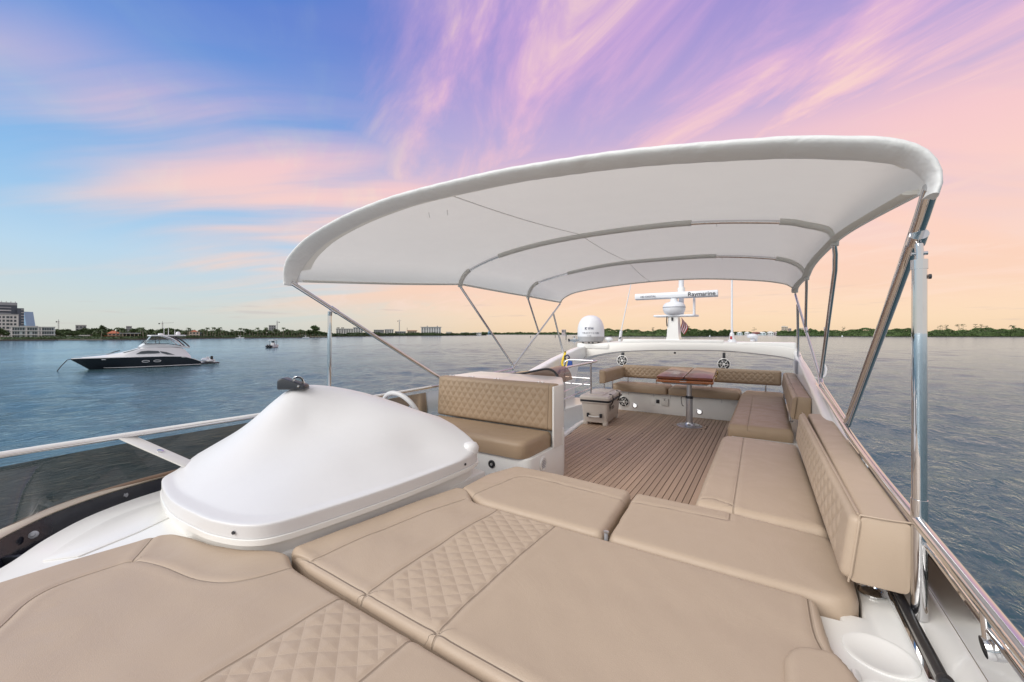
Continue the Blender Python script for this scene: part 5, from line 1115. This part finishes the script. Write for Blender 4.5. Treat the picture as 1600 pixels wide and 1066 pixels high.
# tower block at the left edge: ribbed pale front, dark end wing, parapet
r, w = bldg('tower_block', 'tall curved apartment tower with white ribbed balconies at the left edge', -40, 27, 355, 29.5, 18, WALLD)
for k in range(10):
    z = 3 + k * 2.65
    rows = []
    for (yy, zz) in ((-1.6, z), (-1.6, z + 1.0), (-.9, z + 1.0)):
        rows.append([(-w / 2 + w * t, yy + 3.2 * (t * 2 - 1) ** 2, zz) for t in np.linspace(0, .98, 14)])
    MB().grid(rows).obj('balcony', WALLG if k % 2 else WALLW, r, smooth=False)
slab(r, -w / 2, w / 2, 29.5, 32, -.6, 14, WALLG, 'parapet')
for k in range(9): slab(r, -w / 2 + (k + .5) * w / 9, -w / 2 + (k + .5) * w / 9 + .5, 32, 33.2, 0, .4, WALLW, 'roof_post')
r, w = bldg('tower_block', 'dark end wing of the tower with pale floor bands', 27, 37.5, 356, 26.5, 16, WALLD)
for k in range(10): slab(r, .3, w / 2 + .25, 2.4 + k * 2.5, 2.8 + k * 2.5, -.3, 1, WALLW, 'floor_band')
r, w = bldg('apartment_block', 'white gridded apartment block in front of the tower at the left edge', -30, 29, 325, 19.5, 14, WALLW)
for k in range(6):
    for j in range(9):
        x = -w / 2 + .8 + j * (w - 1.2) / 9; win(r, x, x + (w - 1.2) / 9 * (.62 if j % 3 else .8), 2.0 + k * 2.9, 3.7 + k * 2.9)
slab(r, -w / 2 - .2, w / 2 + .2, 19.5, 20.1, -.4, 14, WALLG, 'parapet')
l_, d_ = lat(36, 420), 420
r = thing('glass_tower', 'pale blue glass tower edge leaning behind the dark tower wing', 'building', sg(l_, d_, LAND), PSI)
MB().prism([(-3, 0), (5.5, 0), (1.0, 27), (-3, 27)], 0, 8, Matrix(((1, 0, 0, 0), (0, 0, 1, 0), (0, 1, 0, 0), (0, 0, 0, 1)))).obj('wall', BLUEG, r, smooth=False)
# white modern house
r, w = bldg('modern_house', 'wide white three storey flat roofed house on the left shore', 16.5, 86, 288, 8.6, 12, WALLB)
for k, (za, zb) in enumerate(((.5, 2.5), (3.5, 5.3), (6.3, 8.0))):
    n_ = 17; x = -w / 2 + .6
    for j in range(n_):
        cw = (w - 1.2) / n_
        if j in (3, 7) and k < 2: x += cw; continue
        win(r, x + .12, x + cw - .12, za, zb); x += cw
for z in (2.85, 5.75, 8.5): slab(r, -w / 2 - .4, w / 2 + (.6 if z > 8 else .3), z, z + .42, -1.1, 1, WALLW, 'floor_slab')
for x in (-w / 2 + .1, -w / 2 + 6.6, -w / 2 + 13.6, -2 + 4): slab(r, x, x + .7, 0, 8.5, -.9, 0, WALLW, 'column')
slab(r, -w / 2 + 4, w / 2 - 8, 8.9, 9.5, 3, 8, WALLG, 'roof_plant')
for j in range(6): slab(r, 4 + j * 1.6, 4.5 + j * 1.6, .1, 1.6, -2.4, -2.2, WALLW, 'terrace_post')
r, w = bldg('low_house', 'long low white flat roofed house among the trees', 105, 139, 296, 1.9, 9, WALLG)
slab(r, -w / 2 - .5, 0, 1.7, 2.3, -1.5, 9, WALLW, 'roof'); slab(r, .2, w / 2 + .6, 2.0, 2.75, -1.0, 9, WALLW, 'roof')
for j in range(7): win(r, -w / 2 + .5 + j * 2.2, -w / 2 + 1.7 + j * 2.2, .3, 1.5)
def hip(r, w, dp, z, rise, m, ov=.6):
    a = min(w, dp) * .42; MB().add([(-w / 2 - ov, -ov, z), (w / 2 + ov, -ov, z), (w / 2 + ov, dp + ov, z), (-w / 2 - ov, dp + ov, z), (-w / 2 + a, dp / 2, z + rise), (w / 2 - a, dp / 2, z + rise)], [(0, 1, 5, 4), (1, 2, 5), (2, 3, 4, 5), (3, 0, 4), (3, 2, 1, 0)]).obj('roof', m, r, smooth=False)
r, w = bldg('tiled_house', 'two storey house with orange tiled roof on the left shore', 168, 187, 306, 4.0, 9, WALLC); hip(r, w, 9, 4.0, 2.2, TILE)
for j in range(4):
    win(r, -w / 2 + .6 + j * 2.2, -w / 2 + 1.9 + j * 2.2, .5, 1.8); win(r, -w / 2 + .6 + j * 2.2, -w / 2 + 1.9 + j * 2.2, 2.5, 3.6)
slab(r, -w / 2 - 2, w / 2, 1.9, 2.2, -1.6, 0, TILE, 'porch_roof')
r, w = bldg('pavilion', 'dark open sided pavilion with wide flat roof beside the tiled house', 191, 216, 308, 3.6, 8, ROOFD)
slab(r, -w / 2 - 1.4, w / 2 + 1.4, 3.7, 4.5, -2, 8, WALLG, 'roof')
for j in range(5): slab(r, -w / 2 + j * w / 4 - .15, -w / 2 + j * w / 4 + .15, 0, 3.7, -1.6, -1.3, WALLC, 'post')
slab(r, -w / 2, -w / 2 + 3.2, 0, 1.7, -1.0, 0, WALLC, 'low_wall'); slab(r, -w / 2 + 5, w / 2, 0, .9, -1.2, -.8, WALLG, 'terrace_wall')
r, w = bldg('villa', 'cream villa with arched loggia and tiled roof among the palms', 295, 312, 366, 5.6, 9, WALLC); hip(r, w * .62, 8, 5.6, 1.3, TILE, .4)
for j in range(4): win(r, -w / 2 + .8 + j * 2.4, -w / 2 + 2.2 + j * 2.4, .5, 2.3); win(r, -w / 2 + .8 + j * 2.4, -w / 2 + 2.0 + j * 2.4, 3.4, 4.9)
slab(r, -w / 2 - .2, w / 2 + .2, 2.7, 3.0, -.5, 0, WALLW, 'string_course')
for k, (b0, b1, d, h, wm, lab) in enumerate(((118, 135, 520, 14.5, WALLG, 'grey flat building above the trees behind the low white house'), (197, 206, 760, 17.5, WALLG, 'pale slab tower far behind the pavilion'), (420, 431, 800, 20, WALLG, 'pair of pale far towers under a crane'))):
    r, w = bldg('far_block', lab, b0, b1, d, h, 14, wm)
    n_ = max(3, int(w / 3.2))
    for q in range(3):
        for j in range(n_): win(r, -w / 2 + (j + .2) * w / n_, -w / 2 + (j + .75) * w / n_, h - 3.2 - q * 3.4, h - 1.4 - q * 3.4)
    slab(r, -w / 2 - .3, w / 2 + .3, h, h + .6, -.3, 14, WALLW, 'parapet')
def condo(label, b0, b1, d, h, strips, floors, wm=WALLW, roof=None):
    r, w = bldg('apartment_block', label, b0, b1, d, h, 16, wm)
    for j in range(strips):
        x0 = -w / 2 + (j + .22) * w / strips; x1 = -w / 2 + (j + .80) * w / strips
        for k in range(floors): z = 2.2 + k * (h - 2.6) / floors; win(r, x0, x1, z, z + (h - 2.6) / floors * .66)
    slab(r, -w / 2 - (1.5 if roof else .4), w / 2 + (1.5 if roof else .4), h, h + .8, -1, 16, roof or WALLW, 'roof_slab')
    return r, w
r, w = condo('white condominium with dark roof shelters behind the awning leg', 525, 552, 650, 11.2, 7, 4)
for j in (1.5, 3, 4.2, 7.5, 9, 10.4): slab(r, -w / 2 + j * 1.1 - .5, -w / 2 + j * 1.1 + .5, 12, 13.9, 3, 6, ROOFD, 'roof_shelter')
condo('taller white condominium wing beside the awning leg', 552, 567, 655, 13.5, 4, 5)
condo('pale grey apartment block left of the crane', 584, 600, 735, 10.2, 5, 4, WALLG); condo('white apartment block left of the crane', 601, 615, 745, 11.2, 4, 4)
condo('low pale block under the crane', 617, 634, 760, 7.4, 5, 2, WALLG)
r, w = condo('low building with red brown roof edge right of the crane', 637, 651, 770, 9.0, 4, 2, WALLC, TILE); slab(r, -w / 2 - 1.2, -w / 2 - .6, 0, 15, 0, .6, ROOFD, 'chimney')
r, w = condo('wide white apartment slab with flat overhanging roof on the far shore', 658, 689, 795, 16.2, 8, 5, WALLW, WALLG)
for x in (-7.5, 12.5): slab(r, x - 1, x + 1, 17, 19.3, 4, 7, WALLG, 'lift_house')
for k, (b0, b1, h) in enumerate(((697, 706, 6.8), (720, 733, 5.6), (738, 752, 5.2))): condo(('low white house right of the wide apartment slab', 'white waterside house on the far shore', 'last pale house at the end of the far shore')[k], b0, b1, 905, h, 4, 1)
r, w = bldg('far_block', 'small blue far tower on the horizon left of the awning strut', 762.5, 769, 1480, 11.5, 14, BLUEG); slab(r, -4, 4, 11.5, 13, 2, 8, BLUEG, 'penthouse')
r, w = bldg('far_block', 'pinkish far tower left of the satellite dome', 877.5, 884.5, 1330, 16.8, 14, WALLP)
for j in range(3): win(r, -w / 2 + 1.2 + j * 4.8, -w / 2 + 3.9 + j * 4.8, 7, 15)
for k, (b0, b1, h, wm) in enumerate(((1151, 1160, 8.6, WALLB), (1163, 1171, 9.4, WALLW), (1180, 1197, 8.8, WALLB), (1198, 1209, 10.2, WALLW), (1209, 1217, 9.0, WALLP))):
    r, w = bldg('waterside_house', ('blue white boat house at the left end of the waterside row', 'white gabled waterside house beside the antenna', 'long blue waterside house in the middle of the row', 'large white waterside house', 'pink roofed waterside house at the right end of the row')[k], b0, b1, 1085, h * .6, 12, wm); hip(r, w, 12, h * .6, h * .3, WALLW if k != 4 else WALLP, .4)
    for j in range(3): win(r, -w / 2 + (j + .2) * w / 3, -w / 2 + (j + .75) * w / 3, 1.2, h * .45)
r, w = condo('pale hotel tower above the right mangroves', 1221, 1231, 1000, 20.5, 4, 5, WALLC); slab(r, -5, 2, 21, 23, 3, 8, WALLC, 'penthouse')
condo('lower pale hotel wing above the right mangroves', 1231.5, 1236.5, 1005, 16, 2, 4, WALLP)
condo('low cream block above the mangroves behind the awning strut', 1249, 1261, 1000, 17.3, 4, 2, WALLC); condo('small pale block above the mangroves between the awning legs', 1287, 1295, 1000, 18.5, 3, 2, WALLP)
def crane(label, b, d, h, jib, back, face=1):
    r = thing('tower_crane', label, 'crane', sg(lat(b, d), d, LAND), PSI); s = d / 622 * .55
    m = MB(); 
    for x in (-.5, .5):
        for y in (-.5, .5): m.tube([(x * s * 1.6, y * s * 1.6, 0), (x * s * 1.6, y * s * 1.6, h)], s * .28, 5)
    for k in range(int(h / 3)): m.tube([(-.8 * s, -.8 * s, k * 3), (.8 * s, -.8 * s, k * 3 + 3)], s * .16, 4)
    m.obj('mast', WALLG, r); MB().tube([(-back * face, 0, h), (jib * face, 0, h + jib * .03)], s * .45, 6).obj('jib', WALLG, r)
    MB().tube([(0, 0, h), (0, 0, h + 3)], s * .5, 6).obj('tower_head', WALLG, r)
    MB().box(-back * face - .9 * s, -back * face + .9 * s, -.8, .8, h - 1.8, h).obj('counterweight', ROOFD, r, smooth=False); MB().box(-.9 * s, .9 * s, -1.4, 0, h - 2, h - .2).obj('cab', WALLW, r, smooth=False)
crane('distant tower crane above the trees right of the white modern house', 91.5, 640, 23.5, 2.0, 3.0); crane('tower crane with long jib above the moored black yacht', 254, 640, 20.5, 18, 5.5)
crane('slender crane on top of the pair of far towers', 433, 800, 27, 2, 4, -1); crane('tower crane standing above the far white apartments', 624, 900, 32.5, 4, 3.5)
# ---------------------------------------------------------------- moored motor yacht
BHULL = mat('black_hull_paint', (.012, .013, .02), rough=.12, var=.15, vscale=.6, coat=.5)
YW = mat('yacht_white', (.74, .75, .77), rough=.3, var=.03, vscale=.6)
def yacht():
    u = Vector((2, 14, 0)).normalized(); n_ = Vector((-u.y, u.x, 0))
    r = thing('motor_yacht', 'black hulled white motor yacht at anchor on the left', 'yacht', (-78, 15, WATER))
    M = Matrix(((u.x, n_.x, 0, -78), (u.y, n_.y, 0, 15), (0, 0, 1, WATER), (0, 0, 0, 1)))
    def add(mb, name, m, par=r, **k):
        mb.v = [tuple(M @ Vector(v)) for v in mb.v]; return put(mb.obj(name, m, **k), par)
    st = [(-2.15, .04, 1.52, .02, 1.40), (-1.3, .62, 1.54, .10, .75), (-.2, 1.1, 1.55, .30, .12), (1.5, 1.65, 1.56, 1.0, .05), (4, 2.1, 1.56, 1.75, .02), (7, 2.2, 1.54, 1.95, .02), (9.2, 2.18, 1.42, 1.98, .02), (10.4, 2.12, 1.02, 1.95, .02), (11.4, 2.05, .55, 1.92, .02)]
    st = [tuple(p) for p in np.array([[np.interp(t, [s[0] for s in st], [s[k] for s in st]) for k in range(5)] for t in np.linspace(-2.15, 11.4, 28)])]
    add(MB().grid([[(s, -bs, zs), (s, -(bs * .55 + bc * .45), zs * .5 + zc * .5), (s, -bc, zc), (s, -bc * .3, zc - .03 - .45 * min(1, max(0, (1.4 - zc) / 1.3)) ** 3), (s, bc * .3, zc - .03 - .45 * min(1, max(0, (1.4 - zc) / 1.3)) ** 3), (s, bc, zc), (s, (bs * .55 + bc * .45), zs * .5 + zc * .5), (s, bs, zs)] for s, bs, zs, bc, zc in st]), 'hull', BHULL)
    hull_ = r.children[-1]
    add(MB().grid([[(s, -bs - .02, zs), (s, -bs - .02, zs + .09), (s, bs + .02, zs + .09), (s, bs + .02, zs)] for s, bs, zs, bc, zc in st]), 'deck', YW)
    add(MB().tube([(s, -bc - .03, zc + .13) for s, bs, zs, bc, zc in st[6:]], .05, 6), 'boot_stripe', YW)
    cab = [(-1.2, .3, 1.66), (.5, .95, 1.80), (1.9, 1.3, 2.02), (2.84, 1.5, 2.24), (3.7, 1.62, 2.50), (4.6, 1.68, 2.86), (6, 1.72, 2.98), (8, 1.72, 2.96), (9.0, 1.66, 2.84), (9.6, 1.60, 2.45), (10.2, 1.55, 1.6)]
    sh = lambda s: np.interp(s, [q[0] for q in st], [q[1] for q in st]); zh = lambda s: np.interp(s, [q[0] for q in st], [q[2] for q in st])
    add(MB().grid([[(s, -sh(s) * .93, zh(s) + .05), (s, -hw, z - .12), (s, -hw * .7, z), (s, 0, z + .05), (s, hw * .7, z), (s, hw, z - .12), (s, sh(s) * .93, zh(s) + .05)] for s, hw, z in cab]), 'deckhouse', YW)
    side = lambda s, z: -(np.interp(z, [1.55, 2.85], [sh(s) * .93, 1.70]) + .05)
    def sidepoly(pts, name, m, off=.0):
        mb = MB(); vs = [(s, side(s, z) - off, z) for s, z in pts] + [(s, side(s, z) - off + .08, z) for s, z in pts]; n = len(pts)
        mb.add(vs, [tuple(range(n)), tuple(range(2 * n - 1, n - 1, -1))] + [(i, n + i, n + (i + 1) % n, (i + 1) % n) for i in range(n)]); return add(mb, name, m, smooth=False)
    sidepoly([(4.0, 2.02), (4.55, 2.38), (5.3, 2.45), (6.4, 2.36), (6.6, 2.06), (6.0, 2.0)], 'side_window', PANE)
    sidepoly([(6.75, 2.05), (6.55, 2.34), (7.3, 2.16), (8.25, 1.74), (7.4, 1.80)], 'side_window', PANE)
    add(MB().grid([[(s, y, z + .04) for y in (-1.35, -.5, .5, 1.35)] for s, z in ((2.75, 2.20), (3.6, 2.46), (4.5, 2.78))]), 'windscreen', PANE)
    for s0 in (5.0, 6.25):
        c = [(s0 + .36 * math.cos(a) * 1.1, .92 + .14 * math.sin(a)) for a in np.linspace(0, 6.2832, 17)]
        hy = lambda s, z: -(np.interp(z, [.02, .79, 1.55], [np.interp(s, [q[0] for q in st], [q[3] for q in st]), np.interp(s, [q[0] for q in st], [q[1] * .55 + q[3] * .45 for q in st]), sh(s)]) + .03)
        add(MB().tube([(s, hy(s, z), z) for s, z in c], .035, 6), 'porthole_frame', YW)
        add(MB().add([(s, hy(s, z) + .01, z) for s, z in c[:-1]], [tuple(range(16))]), 'porthole_pane', PANE, smooth=False)
    # flybridge: coaming, windshield, hardtop and its swept legs
    add(MB().grid([[(s, -w_, z0), (s, -w_ * 1.02, z1), (s, w_ * 1.02, z1), (s, w_, z0)] for s, w_, z0, z1 in ((4.5, 1.2, 2.82, 2.98), (5.0, 1.55, 2.85, 3.42), (6.5, 1.70, 2.9, 3.44), (8.5, 1.72, 2.88, 3.15), (10.1, 1.6, 2.62, 2.92))]), 'flybridge_coaming', YW)
    for (a, b) in (((4.95, 3.45), (5.75, 4.52)), ((6.55, 3.45), (6.45, 4.60))):
        for sy in (-1, 1): add(MB().tube([(a[0], sy * 1.62, a[1]), (b[0], sy * 1.5, b[1])], .045, 6), 'window_post', BHULL)
    for sy in (-1, 1):
        add(MB().add([(5.05, sy * 1.60, 3.48), (6.5, sy * 1.66, 3.48), (6.42, sy * 1.5, 4.56), (5.8, sy * 1.5, 4.50)], [(0, 1, 2, 3)]), 'side_pane', CLEAR, smooth=False)
        add(MB().add([(6.6, sy * 1.66, 3.48), (8.6, sy * 1.66, 3.35), (7.6, sy * 1.56, 4.25), (6.5, sy * 1.5, 4.56)], [(0, 1, 2, 3)]), 'side_pane', CLEAR, smooth=False)
        add(MB().tube([(7.0, sy * 1.5, 4.58), (8.0, sy * 1.6, 4.15), (8.8, sy * 1.68, 3.5), (9.2, sy * 1.68, 2.95)], [.20, .16], 8, 6, ry=.09), 'hardtop_leg', YW)
        add(MB().tube([(8.2, sy * 1.5, 4.50), (9.1, sy * 1.6, 3.9), (9.9, sy * 1.6, 3.05), (10.0, sy * 1.58, 2.9)], [.10, .08], 8, 6), 'hardtop_leg', BHULL)
        add(MB().add([(8.5, sy * 1.5, 4.45), (9.55, sy * 1.5, 4.42), (10.0, sy * 1.58, 3.1), (9.4, sy * 1.6, 3.6)], [(0, 1, 2, 3)]), 'enclosure_panel', CLEAR, smooth=False)
    add(MB().grid([[(5.1, -1.58, 3.46), (5.1, 1.58, 3.46)], [(5.75, -1.45, 4.5), (5.75, 1.45, 4.5)]]), 'front_pane', CLEAR, smooth=False)
    add(MB().prism(round_poly([(5.55, -1.6), (9.7, -1.55), (9.7, 1.55), (5.55, 1.6)], .3), 4.52, 4.70), 'hardtop', YW, bevel=.05)
    add(MB().tube([(4.95, -1.66, 3.44), (7.5, -1.76, 3.40), (9.0, -1.76, 3.12)], .05, 6), 'dark_band', BHULL)
    add(MB().lathe([(0, 0), (.28, 0), (.30, .2), (.22, .42), (0, .5)], (9.0, .4, 4.72), 14), 'dome', YW); add(MB().lathe([(0, 0), (.32, 0), (.30, .22), (0, .26)], (6.9, 0, 4.70), 14), 'radar', YW)
    for s, y, h in ((7.2, -.6, 5.9), (7.9, .7, 5.8), (8.5, -.3, 5.4)): add(MB().tube([(s, y, 4.68), (s, y, h)], .035, 6), 'antenna', YW)
    add(MB().prism(round_poly([(11.2, -2.0), (13.86, -1.8), (13.86, 1.8), (11.2, 2.0)], .2), .12, .34), 'swim_platform', BHULL, bevel=.03)
    add(MB().prism([(10.6, -2.0), (11.6, -1.95), (11.6, 1.95), (10.6, 2.0)], .2, .62), 'transom', YW, bevel=.1)
    add(MB().tube([(-1.9, 0, 1.75), (0.5, -.9, 2.1), (2.2, -1.35, 2.2)], .02, 5), 'bow_rail', STEEL)
    add(MB().tube([(1.2, .1, 1.95), (2.0, -.2, 2.35), (2.5, -.2, 2.5)], .06, 6), 'deck_davit', ROOFD)
    add(MB().tube([(-2.1, 0, 1.52), (-2.5, -.1, 1.4), (-3.0, -.2, .7), (-3.5, -.3, -.2)], .05, 6), 'anchor_line', ROOFD)
    for s in (.6, 9.0): add(MB().box(s, s + .5, -sh(s) - .05, -sh(s), 1.30, 1.42), 'fairlead', ALU)
    # tender on the platform is a thing of its own
    t = thing('tender', 'small white tender with black outboard on the stern platform of the black yacht', 'boat', M @ Vector((12.6, 0, .35)))
    def addt(mb, name, m): mb.v = [tuple(M @ Vector(v)) for v in mb.v]; return put(mb.obj(name, m), t)
    addt(MB().tube([(12.9, -1.6, .62), (12.3, -1.5, .62), (12.2, 1.2, .66), (12.6, 1.7, .72), (13.1, 1.2, .66), (13.15, -1.5, .62)], .20, 8, 5), 'tube', YW)
    addt(MB().prism([(12.25, -1.5), (13.1, -1.5), (13.1, 1.2), (12.6, 1.6), (12.25, 1.2)], .42, .60), 'floor', WALLG); addt(MB().box(12.5, 12.85, -.2, .3, .6, 1.15), 'console', YW)
    addt(MB().lathe([(0, 0), (.16, 0), (.2, .25), (.16, .55), (0, .62)], (12.85, -1.55, .75), 10), 'outboard', ROOFD); addt(MB().box(12.80, 12.90, -1.62, -1.48, .3, .8), 'outboard_leg', ROOFD)
yacht()
# ---------------------------------------------------------------- small boats, markers
def runabout(label, l, d, rz, s=1.):
    r = thing('motorboat', label, 'boat', sg(l, d, WATER), PSI + rz, group=None); r.scale = (s, s, s)
    MB().grid([[(-w_, y, .75 + .1 * k), (-w_ * .8, y, .1), (0, y, -.25), (w_ * .8, y, .1), (w_, y, .75 + .1 * k)] for k, (y, w_) in enumerate(((-3.2, 1.15), (-1.5, 1.25), (.8, 1.15), (2.4, .75), (3.4, .08)))]).obj('hull', YW, r)
    MB().grid([[(-w_, y, .72 + .1 * k), (w_, y, .72 + .1 * k)] for k, (y, w_) in enumerate(((-3.2, 1.1), (-1.5, 1.2), (.8, 1.1), (2.4, .7), (3.4, .05)))]).obj('deck', WALLG, r)
    MB().box(-.5, .5, -.6, .3, .8, 1.7).obj('console', YW, r, bevel=.05); MB().box(-.95, .95, -1.5, .9, 2.55, 2.67).obj('hard_top', YW, r, bevel=.04)
    for x in (-.8, .8):
        for y in (-1.1, .6): MB().tube([(x, y, .8), (x * .95, y * .9, 2.58)], .05, 6).obj('top_post', BHULL, r)
    for x in (-.35, .35): MB().box(x - .2, x + .2, -3.6, -3.15, .1, 1.15).obj('outboard', BHULL, r, bevel=.06)
    MB().box(-1.1, 1.1, -3.22, -3.12, .2, .78).obj('transom', BHULL, r); MB().box(-.45, .45, -.2, -.15, 1.7, 2.3).obj('screen', PANE, r)
    return r
runabout('small white hardtop motorboat heading away across the bay', lat(427, 138), 138, R(8))
runabout('white motorboat half hidden behind the satellite dome', lat(898, 262), 262, R(-75), 1.25)
runabout('white cruiser lying at the seawall below the palms', lat(375, 385), 385, R(-80), 1.1)
runabout('white boat moored at the tip of the left shore', lat(478, 436), 436, R(-85), 1.0)
for b, d, h, lab in ((884.5, 330, 3.4, 'dark channel marker post left of the satellite dome'), (867.5, 470, 2.6, 'thin channel marker post behind the awning strut'), (829, 470, 1.9, 'small channel marker far across the bay')):
    r = thing('channel_marker', lab, 'marker', sg(lat(b, d), d, WATER), PSI)
    MB().tube([(0, 0, -.5), (0, 0, h)], .28, 8).obj('pile', ROOFD, r); MB().box(-.5, .5, -.35, -.28, h - .9, h).obj('board', WALLD, r, smooth=False)
for b, d, lab in ((1109, 600, 'small white buoy off the mangrove point'), (1316, 600, 'small white buoy off the right mangroves')):
    r = thing('buoy', lab, 'buoy', sg(lat(b, d), d, WATER)); MB().lathe([(0, -.4), (.7, -.2), (.9, .5), (.7, 1.2), (.3, 1.7), (0, 1.8)], (0, 0, 0), 14).obj('float', YW, r); MB().tube([(0, 0, 1.7), (0, 0, 2.3)], .12, 6).obj('top_mark', YW, r)
